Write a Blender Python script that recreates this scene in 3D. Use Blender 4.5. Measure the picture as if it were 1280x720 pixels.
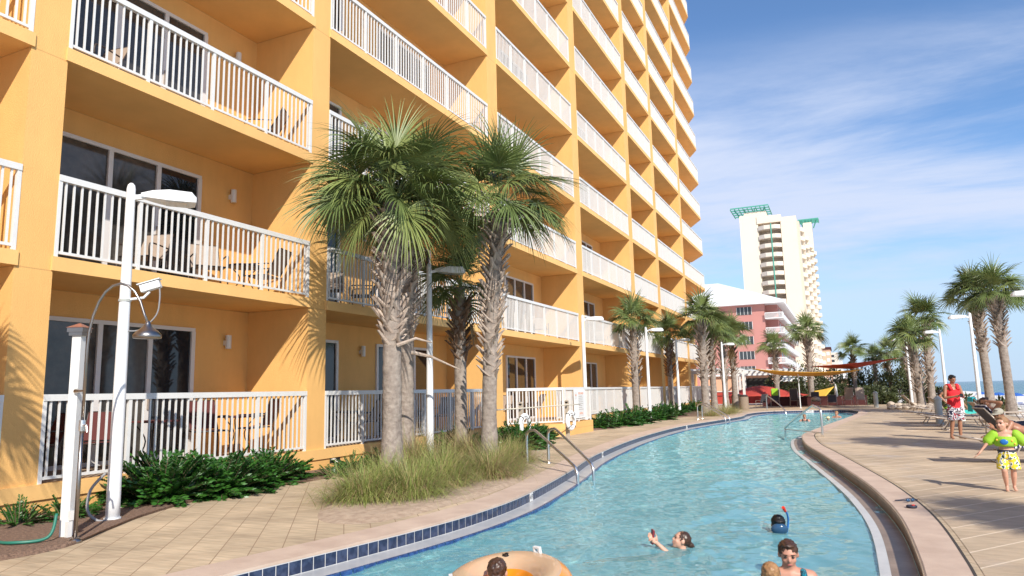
import bpy, bmesh, math, random
from mathutils import Vector, Matrix, Quaternion
from mathutils.geometry import tessellate_polygon
random.seed(7)
R = math.radians
SC = bpy.context.scene
COL = SC.collection
for o in list(bpy.data.objects): bpy.data.objects.remove(o)

# ------------------------------------------------------------------ camera
cam = bpy.data.cameras.new('camera'); cam_o = bpy.data.objects.new('camera', cam); COL.objects.link(cam_o)
F_PX, YAW, PITCH, ROLL = 882.16, 0.4304762, 0.1460196, -0.0231133
f_ = Vector((-math.sin(YAW)*math.cos(PITCH), math.cos(YAW)*math.cos(PITCH), math.sin(PITCH)))
r_ = Vector((math.cos(YAW), math.sin(YAW), 0)); u_ = r_.cross(f_)
r2 = math.cos(ROLL)*r_ + math.sin(ROLL)*u_; u2 = -math.sin(ROLL)*r_ + math.cos(ROLL)*u_
cam_o.matrix_world = Matrix(((r2.x, u2.x, -f_.x, 0), (r2.y, u2.y, -f_.y, 0), (r2.z, u2.z, -f_.z, 0), (0, 0, 0, 1)))
cam.sensor_width = 36; cam.lens = 36*F_PX/1280; cam.clip_start = 0.05; cam.clip_end = 40000
SC.camera = cam_o

# ------------------------------------------------------------------ sky, sun, exposure
SUN_EL = 36.0; SUN_AZ = math.atan2(0.66, -0.75)      # compass angle from +Y towards +X
W = bpy.data.worlds.new('World'); SC.world = W; W.use_nodes = True
wn = W.node_tree.nodes; wl = W.node_tree.links
bg = wn['Background']; sky = wn.new('ShaderNodeTexSky'); sky.sky_type = 'NISHITA'; sky.sun_disc = False
sky.sun_elevation = R(SUN_EL); sky.sun_rotation = SUN_AZ; sky.altitude = 0; sky.air_density = 1.0; sky.dust_density = 0.15; sky.ozone_density = 3.5
tc = wn.new('ShaderNodeTexCoord'); sep = wn.new('ShaderNodeSeparateXYZ'); wl.new(tc.outputs['Generated'], sep.inputs[0])
def wmath(op, a, b=None, c=None):
    n = wn.new('ShaderNodeMath'); n.operation = op
    for i, v in enumerate((a, b, c)):
        if v is None: continue
        if isinstance(v, (int, float)): n.inputs[i].default_value = v
        else: wl.new(v, n.inputs[i])
    return n.outputs[0]
zc = wmath('MAXIMUM', sep.outputs['Z'], 0.0); den = wmath('ADD', zc, 0.16)
cx = wmath('DIVIDE', sep.outputs['X'], den); cy = wmath('DIVIDE', sep.outputs['Y'], den)
comb = wn.new('ShaderNodeCombineXYZ'); wl.new(cx, comb.inputs[0]); wl.new(cy, comb.inputs[1])
mp = wn.new('ShaderNodeMapping'); mp.inputs['Rotation'].default_value = (0, 0, R(24)); mp.inputs['Scale'].default_value = (0.55, 1.5, 1); mp.inputs['Location'].default_value = (3.1, 0.6, 0)
wl.new(comb.outputs[0], mp.inputs[0])
nz = wn.new('ShaderNodeTexNoise'); nz.inputs['Scale'].default_value = 1.0; nz.inputs['Detail'].default_value = 9; nz.inputs['Roughness'].default_value = 0.62; nz.inputs['Distortion'].default_value = 0.35
wl.new(mp.outputs[0], nz.inputs[0])
nz2 = wn.new('ShaderNodeTexNoise'); nz2.inputs['Scale'].default_value = 0.45; nz2.inputs['Detail'].default_value = 3; wl.new(mp.outputs[0], nz2.inputs[0])
cs = wmath('ADD', wmath('MULTIPLY', nz.outputs[0], 0.62), wmath('MULTIPLY', nz2.outputs[0], 0.38))
# more cloud in the middle band of the sky, thinning towards the zenith and the horizon
mr = wn.new('ShaderNodeMapRange'); mr.interpolation_type = 'SMOOTHSTEP'; wl.new(cs, mr.inputs[0])
mr.inputs[1].default_value = 0.39; mr.inputs[2].default_value = 0.585; mr.inputs[3].default_value = 0.0; mr.inputs[4].default_value = 0.92
up = wn.new('ShaderNodeMapRange'); up.interpolation_type = 'SMOOTHSTEP'; wl.new(zc, up.inputs[0]); up.inputs[1].default_value = 0.47; up.inputs[2].default_value = 0.33
lo = wn.new('ShaderNodeMapRange'); lo.interpolation_type = 'SMOOTHSTEP'; wl.new(zc, lo.inputs[0]); lo.inputs[1].default_value = 0.04; lo.inputs[2].default_value = 0.2
bd = wn.new('ShaderNodeMapRange'); bd.interpolation_type = 'SMOOTHSTEP'; wl.new(wmath('ABSOLUTE', wmath('SUBTRACT', zc, 0.25)), bd.inputs[0]); bd.inputs[1].default_value = 0.12; bd.inputs[2].default_value = 0.02; bd.inputs[3].default_value = 0.0; bd.inputs[4].default_value = 0.055
cs2 = wmath('ADD', cs, bd.outputs[0]); wl.new(cs2, mr.inputs[0])
cm = wmath('MULTIPLY', wmath('MULTIPLY', mr.outputs[0], up.outputs[0]), lo.outputs[0])
tint = wn.new('ShaderNodeMix'); tint.data_type = 'RGBA'; tint.blend_type = 'MULTIPLY'; tint.inputs[0].default_value = 1; wl.new(sky.outputs[0], tint.inputs[6]); tint.inputs[7].default_value = (0.83, 0.95, 1.07, 1)
hz = wn.new('ShaderNodeMapRange'); hz.interpolation_type = 'SMOOTHSTEP'; wl.new(zc, hz.inputs[0]); hz.inputs[1].default_value = 0.26; hz.inputs[2].default_value = 0.0; hz.inputs[3].default_value = 0.0; hz.inputs[4].default_value = 0.93
hmix = wn.new('ShaderNodeMix'); hmix.data_type = 'RGBA'; wl.new(hz.outputs[0], hmix.inputs[0]); wl.new(tint.outputs[2], hmix.inputs[6]); hmix.inputs[7].default_value = (3.3, 4.35, 5.7, 1)
mix = wn.new('ShaderNodeMix'); mix.data_type = 'RGBA'; wl.new(cm, mix.inputs[0]); wl.new(hmix.outputs[2], mix.inputs[6]); mix.inputs[7].default_value = (4.3, 4.8, 6.0, 1)
wl.new(mix.outputs[2], bg.inputs[0]); bg.inputs[1].default_value = 0.13

sl = bpy.data.lights.new('sun', 'SUN'); sl.energy = 4.5; sl.angle = R(0.5); sl.color = (1.0, 0.93, 0.82)
sl.cycles.is_caustics_light = True   # lets the sun focus through the ripples onto the pool floor
so = bpy.data.objects.new('sun', sl); COL.objects.link(so)
sd = Vector((-0.66*math.cos(R(SUN_EL)), 0.75*math.cos(R(SUN_EL)), -math.sin(R(SUN_EL))))
so.rotation_euler = sd.to_track_quat('-Z', 'Y').to_euler()
SC.view_settings.view_transform = 'Standard'; SC.view_settings.look = 'None'; SC.view_settings.exposure = 0.35; SC.view_settings.gamma = 1
SC.cycles.max_bounces = 8; SC.cycles.transparent_max_bounces = 10

# ------------------------------------------------------------------ materials
def mat(name, col, rough=0.7, metal=0.0, var=0.0, vscale=3.0, bump=0.0, bscale=40.0, col2=None, spec=0.5, coat=0.0, trans=0.0):
    m = bpy.data.materials.new(name); m.use_nodes = True; n = m.node_tree.nodes; l = m.node_tree.links
    b = n['Principled BSDF']; b.inputs['Base Color'].default_value = (*col, 1); b.inputs['Roughness'].default_value = rough
    b.inputs['Metallic'].default_value = metal; b.inputs['Specular IOR Level'].default_value = spec; b.inputs['Coat Weight'].default_value = coat
    b.inputs['Transmission Weight'].default_value = trans
    t = n.new('ShaderNodeTexCoord')
    if var or col2:
        x = n.new('ShaderNodeTexNoise'); x.inputs['Scale'].default_value = vscale; x.inputs['Detail'].default_value = 6; x.inputs['Roughness'].default_value = 0.6
        l.new(t.outputs['Object'], x.inputs[0])
        r = n.new('ShaderNodeValToRGB'); r.color_ramp.elements[0].position = 0.32; r.color_ramp.elements[1].position = 0.68
        c2 = col2 if col2 else tuple(c*(1-var) for c in col)
        c1 = col if col2 else tuple(min(1, c*(1+var*0.6)) for c in col)
        r.color_ramp.elements[0].color = (*c2, 1); r.color_ramp.elements[1].color = (*c1, 1)
        l.new(x.outputs[0], r.inputs[0]); l.new(r.outputs[0], b.inputs['Base Color'])
    if bump:
        y = n.new('ShaderNodeTexNoise'); y.inputs['Scale'].default_value = bscale; y.inputs['Detail'].default_value = 5
        l.new(t.outputs['Object'], y.inputs[0])
        bp = n.new('ShaderNodeBump'); bp.inputs['Strength'].default_value = min(1, bump); bp.inputs['Distance'].default_value = 0.02
        l.new(y.outputs[0], bp.inputs['Height']); l.new(bp.outputs[0], b.inputs['Normal'])
    return m
def nod(m): return m.node_tree.nodes, m.node_tree.links, m.node_tree.nodes['Principled BSDF']
M = {}
M['stucco'] = mat('stucco_orange', (0.81, 0.47, 0.168), 0.85, var=0.07, vscale=0.7, bump=0.35, bscale=60, spec=0.25)
def weather(m):
    n, l, b = nod(m); src = b.inputs['Base Color'].links[0].from_socket; t = n.new('ShaderNodeTexCoord'); sp = n.new('ShaderNodeSeparateXYZ'); l.new(t.outputs['Object'], sp.inputs[0])
    def mt(op, a, v):
        q = n.new('ShaderNodeMath'); q.operation = op; l.new(a, q.inputs[0]); q.inputs[1].default_value = v; return q.outputs[0]
    fr = mt('FRACT', mt('DIVIDE', mt('SUBTRACT', sp.outputs[2], 0.205), 3.1), 0); ln = mt('LESS_THAN', fr, 0.0055)
    mp = n.new('ShaderNodeMapping'); mp.inputs['Scale'].default_value = (1.6, 1.6, 0.35); l.new(t.outputs['Object'], mp.inputs[0]); x = n.new('ShaderNodeTexNoise'); x.inputs['Scale'].default_value = 1.4; x.inputs['Detail'].default_value = 7; x.inputs['Roughness'].default_value = 0.7; l.new(mp.outputs[0], x.inputs[0])
    a = n.new('ShaderNodeMapRange'); l.new(x.outputs[0], a.inputs[0]); a.inputs[1].default_value = 0.3; a.inputs[2].default_value = 0.72; a.inputs[3].default_value = 0.91; a.inputs[4].default_value = 1.02
    m1 = n.new('ShaderNodeMix'); m1.data_type = 'RGBA'; m1.blend_type = 'MULTIPLY'; m1.inputs[0].default_value = 1; l.new(src, m1.inputs[6]); l.new(a.outputs[0], m1.inputs[7])
    f = mt('MULTIPLY', ln, 0.4); m2 = n.new('ShaderNodeMix'); m2.data_type = 'RGBA'; l.new(f, m2.inputs[0]); l.new(m1.outputs[2], m2.inputs[6]); m2.inputs[7].default_value = (0.35, 0.18, 0.07, 1); l.new(m2.outputs[2], b.inputs['Base Color'])
weather(M['stucco'])
M['soffit'] = mat('soffit_orange', (0.80, 0.46, 0.17), 0.85, var=0.05, vscale=0.8, bump=0.2, bscale=50, spec=0.2)
M['fascia'] = mat('fascia_orange', (0.82, 0.495, 0.19), 0.8, var=0.06, vscale=1.5, bump=0.2, bscale=60, spec=0.25)
M['balcony_floor'] = mat('balcony_floor', (0.38, 0.275, 0.19), 0.8, var=0.1)
M['white'] = mat('white_paint', (0.71, 0.705, 0.69), 0.4, var=0.04, vscale=6)
M['lampwhite'] = mat('white_powder_coat', (0.78, 0.80, 0.82), 0.35, var=0.08, vscale=2.2, bump=0.05)
M['door_frame'] = mat('door_frame', (0.70, 0.68, 0.67), 0.4)
M['glass'] = mat('dark_glass', (0.010, 0.014, 0.022), 0.03, col2=(0.022, 0.02, 0.02), vscale=0.9, spec=0.7)
M['glass_curtain'] = mat('glass_over_curtain', (0.085, 0.078, 0.07), 0.06, col2=(0.03, 0.028, 0.028), vscale=2.5, spec=0.7)
M['curtain'] = mat('curtain', (0.16, 0.14, 0.12), 0.9, var=0.2, vscale=8)
M['steel'] = mat('stainless_steel', (0.80, 0.79, 0.78), 0.3, metal=1.0)
M['bronze'] = mat('brushed_nickel', (0.36, 0.33, 0.31), 0.3, metal=1.0, var=0.1)
M['copper'] = mat('copper_cap', (0.45, 0.20, 0.14), 0.5, metal=0.6, var=0.2, vscale=20)
M['hose'] = mat('green_hose', (0.02, 0.17, 0.12), 0.4)
M['grey_tube'] = mat('grey_tube', (0.25, 0.25, 0.26), 0.5)
M['bark'] = mat('palm_bark', (0.36, 0.305, 0.26), 0.95, bump=1.0, bscale=16, col2=(0.20, 0.16, 0.135), vscale=9)
M['boot'] = mat('palm_leaf_base', (0.52, 0.43, 0.36), 0.9, bump=0.6, bscale=25, col2=(0.29, 0.22, 0.175), vscale=5)
M['boot_brown'] = mat('palm_leaf_base_brown', (0.26, 0.16, 0.10), 0.9, col2=(0.10, 0.06, 0.04), vscale=6)
M['frond'] = mat('palm_leaf', (0.165, 0.215, 0.065), 0.40, col2=(0.085, 0.125, 0.04), vscale=2.2, spec=0.5)
M['frond2'] = mat('palm_leaf_pale', (0.24, 0.28, 0.085), 0.42, col2=(0.11, 0.15, 0.045), vscale=2.2, spec=0.5)
M['frond_dry'] = mat('palm_leaf_dry', (0.34, 0.23, 0.11), 0.8, var=0.3)
M['seed'] = mat('palm_flowers', (0.16, 0.17, 0.035), 0.8, var=0.4, vscale=14)
M['shrub'] = mat('shrub_leaf', (0.045, 0.15, 0.018), 0.4, col2=(0.018, 0.075, 0.012), vscale=2.5)
M['shrub_dk'] = mat('bush_leaf', (0.095, 0.115, 0.035), 0.6, col2=(0.035, 0.05, 0.018), vscale=1.2)
M['twig'] = mat('twig', (0.16, 0.11, 0.07), 0.9)
M['grassA'] = mat('grass_blade', (0.31, 0.35, 0.09), 0.6, col2=(0.15, 0.21, 0.045), vscale=3.0)
M['grassB'] = mat('grass_blade_dry', (0.42, 0.29, 0.16), 0.7, col2=(0.26, 0.21, 0.09), vscale=3.0)
M['mulch'] = mat('mulch', (0.30, 0.19, 0.13), 0.95, bump=1.0, bscale=55, col2=(0.11, 0.065, 0.045), vscale=30)
M['sandbed'] = mat('sand_bed', (0.52, 0.40, 0.29), 0.95, bump=0.6, bscale=40, col2=(0.34, 0.24, 0.17), vscale=10)
M['sand'] = mat('beach_sand', (0.78, 0.74, 0.68), 0.95, var=0.08, vscale=0.4, bump=0.6, bscale=6)
M['rock'] = mat('rock', (0.50, 0.42, 0.34), 0.9, var=0.3, vscale=6, bump=0.6, bscale=12)
M['coping'] = mat('coping_concrete', (0.61, 0.47, 0.37), 0.8, col2=(0.49, 0.36, 0.28), vscale=2.6, bump=0.25, bscale=90)
M['gutter'] = mat('gutter_wet', (0.21, 0.145, 0.10), 0.45, col2=(0.32, 0.235, 0.17), vscale=2.5, bump=0.2, bscale=12)
M['ledge'] = mat('ledge_plaster', (0.50, 0.50, 0.50), 0.3, col2=(0.40, 0.41, 0.42), vscale=4)
M['lip'] = mat('lip_plaster', (0.62, 0.60, 0.57), 0.3, col2=(0.5, 0.49, 0.47), vscale=5)
M['joint'] = mat('joint_dark', (0.05, 0.04, 0.035), 0.9)
M['orange'] = mat('vinyl_orange', (0.85, 0.30, 0.02), 0.2, coat=0.5)
M['clear'] = mat('vinyl_clear', (0.95, 0.66, 0.42), 0.06, trans=0.45)
M['yellow_cloth'] = mat('yellow_cloth', (0.80, 0.50, 0.07), 0.8, var=0.08)
M['amber_cloth'] = mat('amber_cloth', (0.62, 0.30, 0.03), 0.8, var=0.08)
M['red_cloth'] = mat('red_cloth', (0.42, 0.05, 0.035), 0.8, var=0.1)
M['dkred_cloth'] = mat('dark_red_cloth', (0.065, 0.012, 0.012), 0.8, var=0.1)  # deep red; on the low wall the sail's shade is put into this colour
M['white_cloth'] = mat('white_cloth', (0.78, 0.77, 0.75), 0.85)
M['sling'] = mat('sling_tan', (0.36, 0.28, 0.22), 0.8, var=0.1, vscale=20)
M['sling_dk'] = mat('sling_charcoal', (0.06, 0.06, 0.075), 0.8)
M['frame_tan'] = mat('frame_tan', (0.42, 0.35, 0.29), 0.35, metal=0.3)
M['frame_dk'] = mat('frame_dark', (0.045, 0.032, 0.028), 0.45)
M['cush_red'] = mat('cushion_red', (0.10, 0.022, 0.02), 0.85)
M['beam_grey'] = mat('post_wood', (0.45, 0.38, 0.30), 0.85, var=0.15)
M['ring_white'] = mat('life_ring_white', (0.80, 0.80, 0.80), 0.5)
M['rope'] = mat('rope', (0.60, 0.55, 0.45), 0.9)
M['dark'] = mat('dark_opening', (0.012, 0.011, 0.011), 0.6)
M['pink'] = mat('pink_stucco', (0.47, 0.21, 0.18), 0.85, var=0.05, vscale=0.2)
M['roof_white'] = mat('roof_white', (0.80, 0.80, 0.80), 0.6)
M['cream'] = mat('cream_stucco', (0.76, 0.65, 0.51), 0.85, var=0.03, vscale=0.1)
M['cream2'] = mat('cream_balcony', (0.66, 0.58, 0.49), 0.8)
M['verdigris'] = mat('green_metal', (0.07, 0.34, 0.25), 0.5)
M['win'] = mat('far_window', (0.05, 0.055, 0.06), 0.1)
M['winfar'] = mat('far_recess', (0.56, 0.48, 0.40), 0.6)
M['peach'] = mat('peach_stucco', (0.72, 0.42, 0.28), 0.85)
M['blue'] = mat('blue_canvas', (0.03, 0.12, 0.42), 0.8)
M['turq'] = mat('turquoise_towel', (0.02, 0.42, 0.50), 0.95, var=0.15, vscale=12)
M['lime'] = mat('lime_cloth', (0.30, 0.56, 0.03), 0.7)
M['grey'] = mat('grey_paint', (0.40, 0.42, 0.40), 0.6, var=0.1)
M['skin'] = mat('skin_light', (0.62, 0.34, 0.24), 0.5, var=0.08, vscale=12)
M['skin_tan'] = mat('skin_tan', (0.36, 0.17, 0.10), 0.45, var=0.08, vscale=12)
M['skin_red'] = mat('skin_red', (0.52, 0.25, 0.17), 0.5, var=0.08, vscale=12)
M['hair_blk'] = mat('hair_black', (0.012, 0.010, 0.010), 0.45)
M['hair_brn'] = mat('hair_brown', (0.09, 0.04, 0.022), 0.4, col2=(0.03, 0.015, 0.01), vscale=30)
M['hair_bld'] = mat('hair_blonde', (0.42, 0.23, 0.10), 0.45, col2=(0.24, 0.11, 0.045), vscale=30)
M['hair_sand'] = mat('hair_sandy', (0.30, 0.16, 0.08), 0.6, var=0.2, vscale=30)
M['eye'] = mat('eye_dark', (0.02, 0.015, 0.012), 0.2)
M['lips'] = mat('lips', (0.36, 0.10, 0.09), 0.5)
M['tank_red'] = mat('tank_top_red', (0.72, 0.02, 0.03), 0.8, bump=0.4, bscale=14)
M['suit_blk'] = mat('swimsuit_black', (0.015, 0.015, 0.018), 0.6)
M['phone'] = mat('phone_case', (0.22, 0.02, 0.03), 0.4)
M['mask_blue'] = mat('mask_blue', (0.03, 0.08, 0.16), 0.15)
M['snorkel'] = mat('snorkel_blue', (0.02, 0.16, 0.5), 0.3)
M['tip_red'] = mat('snorkel_tip', (0.75, 0.04, 0.02), 0.4)
M['black'] = mat('black_plastic', (0.02, 0.02, 0.02), 0.5)
M['sign_txt'] = mat('sign_orange', (0.75, 0.22, 0.05), 0.6)
M['sign_grey'] = mat('sign_grey', (0.42, 0.38, 0.34), 0.6)
M['ink'] = mat('ink_dark', (0.03, 0.03, 0.05), 0.6)
M['lens'] = mat('lamp_lens', (0.52, 0.52, 0.50), 0.15)
M['capgrey'] = mat('cap_khaki', (0.35, 0.33, 0.27), 0.8)
M['capyel'] = mat('cap_pale', (0.75, 0.62, 0.35), 0.8)
M['teal_cloth'] = mat('teal_towel', (0.06, 0.5, 0.45), 0.9)

def pattern(name, cols, scale, kind='vor'):
    m = mat(name, cols[0], 0.8); n, l, b = nod(m); t = n.new('ShaderNodeTexCoord')
    v = n.new('ShaderNodeTexVoronoi') if kind == 'vor' else n.new('ShaderNodeTexNoise')
    v.inputs['Scale'].default_value = scale; l.new(t.outputs['Object'], v.inputs[0])
    r = n.new('ShaderNodeValToRGB'); r.color_ramp.interpolation = 'CONSTANT'
    e = r.color_ramp.elements; e[0].color = (*cols[0], 1); e[1].color = (*cols[-1], 1)
    if kind == 'vor': pos = [0, 0.3, 0.55, 0.75]
    else: pos = [0, 0.43, 0.52, 0.6]
    e[0].position = 0; e[1].position = pos[len(cols)-1]
    for i in range(1, len(cols)-1):
        q = e.new(pos[i]); q.color = (*cols[i], 1)
    src = v.outputs['Distance'] if False else v.outputs[1 if kind == 'vor' else 0]
    if kind == 'vor':
        sp = n.new('ShaderNodeSeparateColor'); l.new(v.outputs['Color'], sp.inputs[0]); src = sp.outputs[0]
    l.new(src, r.inputs[0]); l.new(r.outputs[0], b.inputs['Base Color']); return m
M['shorts_man'] = pattern('shorts_floral', [(0.02, 0.02, 0.05), (0.7, 0.68, 0.7), (0.05, 0.03, 0.06), (0.35, 0.05, 0.06)], 16, 'noise')
M['shorts_kid'] = pattern('shorts_yellow', [(0.78, 0.60, 0.03), (0.78, 0.60, 0.03), (0.75, 0.75, 0.72), (0.03, 0.09, 0.06)], 22, 'noise')
M['suit_woman'] = pattern('swimsuit_teal_print', [(0.01, 0.03, 0.05), (0.0, 0.22, 0.30), (0.01, 0.02, 0.04), (0.1, 0.45, 0.5)], 45, 'noise')
def stripes(name, c1, c2, scale, axis=0):
    m = mat(name, c1, 0.85); n, l, b = nod(m); t = n.new('ShaderNodeTexCoord'); w = n.new('ShaderNodeTexWave'); w.bands_direction = 'XYZ'[axis]
    w.inputs['Scale'].default_value = scale; w.inputs['Distortion'].default_value = 0.6; l.new(t.outputs['Object'], w.inputs[0])
    r = n.new('ShaderNodeValToRGB'); r.color_ramp.interpolation = 'CONSTANT'; r.color_ramp.elements[0].color = (*c1, 1); r.color_ramp.elements[1].color = (*c2, 1); r.color_ramp.elements[1].position = 0.6
    l.new(w.outputs[0], r.inputs[0]); l.new(r.outputs[0], b.inputs['Base Color']); return m
M['towel_navy'] = stripes('towel_navy_white', (0.015, 0.02, 0.07), (0.7, 0.7, 0.75), 5.0)
M['slats'] = stripes('slatted_bin', (0.36, 0.28, 0.21), (0.16, 0.12, 0.09), 8.0)

def paver(name, rot, pitch, c1, c2, dark, dsize, light, lsize, lamt, streak):
    m = mat(name, c1, 0.82, spec=0.3); n, l, b = nod(m); t = n.new('ShaderNodeTexCoord')
    def lines(r, size):
        mp = n.new('ShaderNodeMapping'); mp.inputs['Rotation'].default_value = (0, 0, R(r)); l.new(t.outputs['Object'], mp.inputs[0])
        br = n.new('ShaderNodeTexBrick'); br.inputs['Scale'].default_value = 1; br.inputs['Brick Width'].default_value = 400; br.inputs['Row Height'].default_value = pitch
        br.inputs['Mortar Size'].default_value = size; br.inputs['Mortar Smooth'].default_value = 0.4; l.new(mp.outputs[0], br.inputs[0]); return br.outputs['Fac'], mp.outputs[0]
    fd, _ = lines(rot, dsize); fl, _ = lines(rot+90, lsize)
    mpb = n.new('ShaderNodeMapping'); mpb.inputs['Rotation'].default_value = (0, 0, R(rot)); l.new(t.outputs['Object'], mpb.inputs[0])
    tb = n.new('ShaderNodeTexBrick'); tb.offset = 0; tb.inputs['Scale'].default_value = 1; tb.inputs['Brick Width'].default_value = pitch; tb.inputs['Row Height'].default_value = pitch; tb.inputs['Mortar Size'].default_value = 0
    tb.inputs['Color1'].default_value = (*c1, 1); tb.inputs['Color2'].default_value = (*c2, 1); l.new(mpb.outputs[0], tb.inputs[0])
    nn = n.new('ShaderNodeTexNoise'); nn.inputs['Scale'].default_value = 0.7; nn.inputs['Detail'].default_value = 8; nn.inputs['Roughness'].default_value = 0.68; l.new(t.outputs['Object'], nn.inputs[0])
    mm = n.new('ShaderNodeMapping'); mm.inputs['Rotation'].default_value = (0, 0, R(rot+90)); mm.inputs['Scale'].default_value = (1.2, 14, 1); l.new(t.outputs['Object'], mm.inputs[0])
    n2 = n.new('ShaderNodeTexNoise'); n2.inputs['Scale'].default_value = 1.6; n2.inputs['Detail'].default_value = 5; l.new(mm.outputs[0], n2.inputs[0])
    def mr(src, a0, a1, v0, v1):
        a = n.new('ShaderNodeMapRange'); l.new(src, a.inputs[0]); a.inputs[1].default_value = a0; a.inputs[2].default_value = a1; a.inputs[3].default_value = v0; a.inputs[4].default_value = v1; return a.outputs[0]
    k = n.new('ShaderNodeMath'); k.operation = 'MULTIPLY'; l.new(mr(nn.outputs[0], 0.3, 0.7, 0.68, 1.12), k.inputs[0]); l.new(mr(n2.outputs[0], 0.35, 0.65, 1-streak, 1+streak*0.6), k.inputs[1])
    def mix(bt, fac, a, c):
        x = n.new('ShaderNodeMix'); x.data_type = 'RGBA'; x.blend_type = bt
        if isinstance(fac, (int, float)): x.inputs[0].default_value = fac
        else: l.new(fac, x.inputs[0])
        l.new(a, x.inputs[6])
        if isinstance(c, tuple): x.inputs[7].default_value = (*c, 1)
        else: l.new(c, x.inputs[7])
        return x.outputs[2]
    lf = n.new('ShaderNodeMath'); lf.operation = 'MULTIPLY'; l.new(fl, lf.inputs[0]); lf.inputs[1].default_value = lamt
    c = mix('MULTIPLY', 1, tb.outputs[0], k.outputs[0]); c = mix('MIX', lf.outputs[0], c, light); c = mix('MIX', fd, c, dark); l.new(c, b.inputs['Base Color'])
    bp = n.new('ShaderNodeBump'); bp.inputs['Strength'].default_value = 0.35; bp.inputs['Distance'].default_value = 0.01; l.new(n2.outputs[0], bp.inputs['Height']); l.new(bp.outputs[0], b.inputs['Normal'])
    w = n.new('ShaderNodeTexNoise'); w.inputs['Scale'].default_value = 0.9; w.inputs['Detail'].default_value = 4; l.new(t.outputs['Object'], w.inputs[0]); l.new(mr(w.outputs[0], 0.56, 0.68, 0.85, 0.38), b.inputs['Roughness'])
    return m
M['deckL'] = paver('deck_paver_left', 52, 0.30, (0.59, 0.46, 0.31), (0.52, 0.40, 0.27), (0.27, 0.18, 0.115), 0.006, (0.72, 0.60, 0.44), 0.006, 0.55, 0.15)
M['deckR'] = paver('deck_paver_right', 38, 0.36, (0.58, 0.455, 0.32), (0.52, 0.40, 0.28), (0.44, 0.33, 0.23), 0.004, (0.76, 0.64, 0.49), 0.013, 0.75, 0.13)
# blue pool tile
def tile(name, c1, c2, mort):
    m = mat(name, c1, 0.25); n, l, b = nod(m); t = n.new('ShaderNodeTexCoord'); br = n.new('ShaderNodeTexNoise'); br.inputs['Scale'].default_value = 14; br.inputs['Detail'].default_value = 3
    l.new(t.outputs['Object'], br.inputs[0]); r = n.new('ShaderNodeValToRGB'); r.color_ramp.elements[0].color = (*c1, 1); r.color_ramp.elements[1].color = (*c2, 1)
    r.color_ramp.elements[0].position = 0.4; r.color_ramp.elements[1].position = 0.62; l.new(br.outputs[0], r.inputs[0]); l.new(r.outputs[0], b.inputs['Base Color']); return m
M['tile'] = tile('pool_tile_blue', (0.018, 0.028, 0.065), (0.045, 0.062, 0.12), None)
M['tile_l'] = tile('trim_tile_blue', (0.02, 0.05, 0.17), (0.04, 0.10, 0.28), None)
M['grout'] = mat('grout', (0.62, 0.62, 0.62), 0.7)
# pool plaster
M['plaster'] = mat('pool_plaster', (0.50, 0.84, 0.86), 0.7, var=0.05, vscale=1.2)
# water: see-through surface that also scatters a little and mirrors what stands round it
def water(name, body, tint, scales, strength, diffuse, rough=0.03):
    m = bpy.data.materials.new(name); m.use_nodes = True; n = m.node_tree.nodes; l = m.node_tree.links
    n.remove(n['Principled BSDF']); out = n['Material Output']
    t = n.new('ShaderNodeTexCoord')
    h = None
    for i, (s, w, st) in enumerate(scales):
        mp = n.new('ShaderNodeMapping'); mp.inputs['Rotation'].default_value = (0, 0, R(20+37*i)); mp.inputs['Scale'].default_value = (1, st, 1); l.new(t.outputs['Object'], mp.inputs[0])
        x = n.new('ShaderNodeTexNoise'); x.inputs['Scale'].default_value = s; x.inputs['Detail'].default_value = 3; x.inputs['Distortion'].default_value = 1.2; l.new(mp.outputs[0], x.inputs[0])
        k = n.new('ShaderNodeMath'); k.operation = 'MULTIPLY'; k.inputs[1].default_value = w; l.new(x.outputs[0], k.inputs[0])
        if h is None: h = k.outputs[0]; first = x
        else:
            a = n.new('ShaderNodeMath'); a.operation = 'ADD'; l.new(h, a.inputs[0]); l.new(k.outputs[0], a.inputs[1]); h = a.outputs[0]
    bp = n.new('ShaderNodeBump'); bp.inputs['Strength'].default_value = 1; bp.inputs['Distance'].default_value = strength; l.new(h, bp.inputs['Height'])
    b2 = n.new('ShaderNodeBump'); b2.inputs['Strength'].default_value = 1; b2.inputs['Distance'].default_value = strength*2.3; l.new(h, b2.inputs['Height'])
    df = n.new('ShaderNodeBsdfDiffuse'); df.inputs[0].default_value = (*body, 1); l.new(b2.outputs[0], df.inputs['Normal'])
    tr = n.new('ShaderNodeBsdfTransparent'); tr.inputs[0].default_value = (*tint, 1)
    gl = n.new('ShaderNodeBsdfGlossy'); gl.inputs['Roughness'].default_value = rough; l.new(bp.outputs[0], gl.inputs['Normal'])
    m1 = n.new('ShaderNodeMixShader'); m1.inputs[0].default_value = diffuse; l.new(tr.outputs[0], m1.inputs[1]); l.new(df.outputs[0], m1.inputs[2])
    fr = n.new('ShaderNodeFresnel'); fr.inputs['IOR'].default_value = 1.33; l.new(bp.outputs[0], fr.inputs['Normal'])
    m2 = n.new('ShaderNodeMixShader'); l.new(fr.outputs[0], m2.inputs[0]); l.new(m1.outputs[0], m2.inputs[1]); l.new(gl.outputs[0], m2.inputs[2])
    l.new(m2.outputs[0], out.inputs[0]); return m
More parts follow.
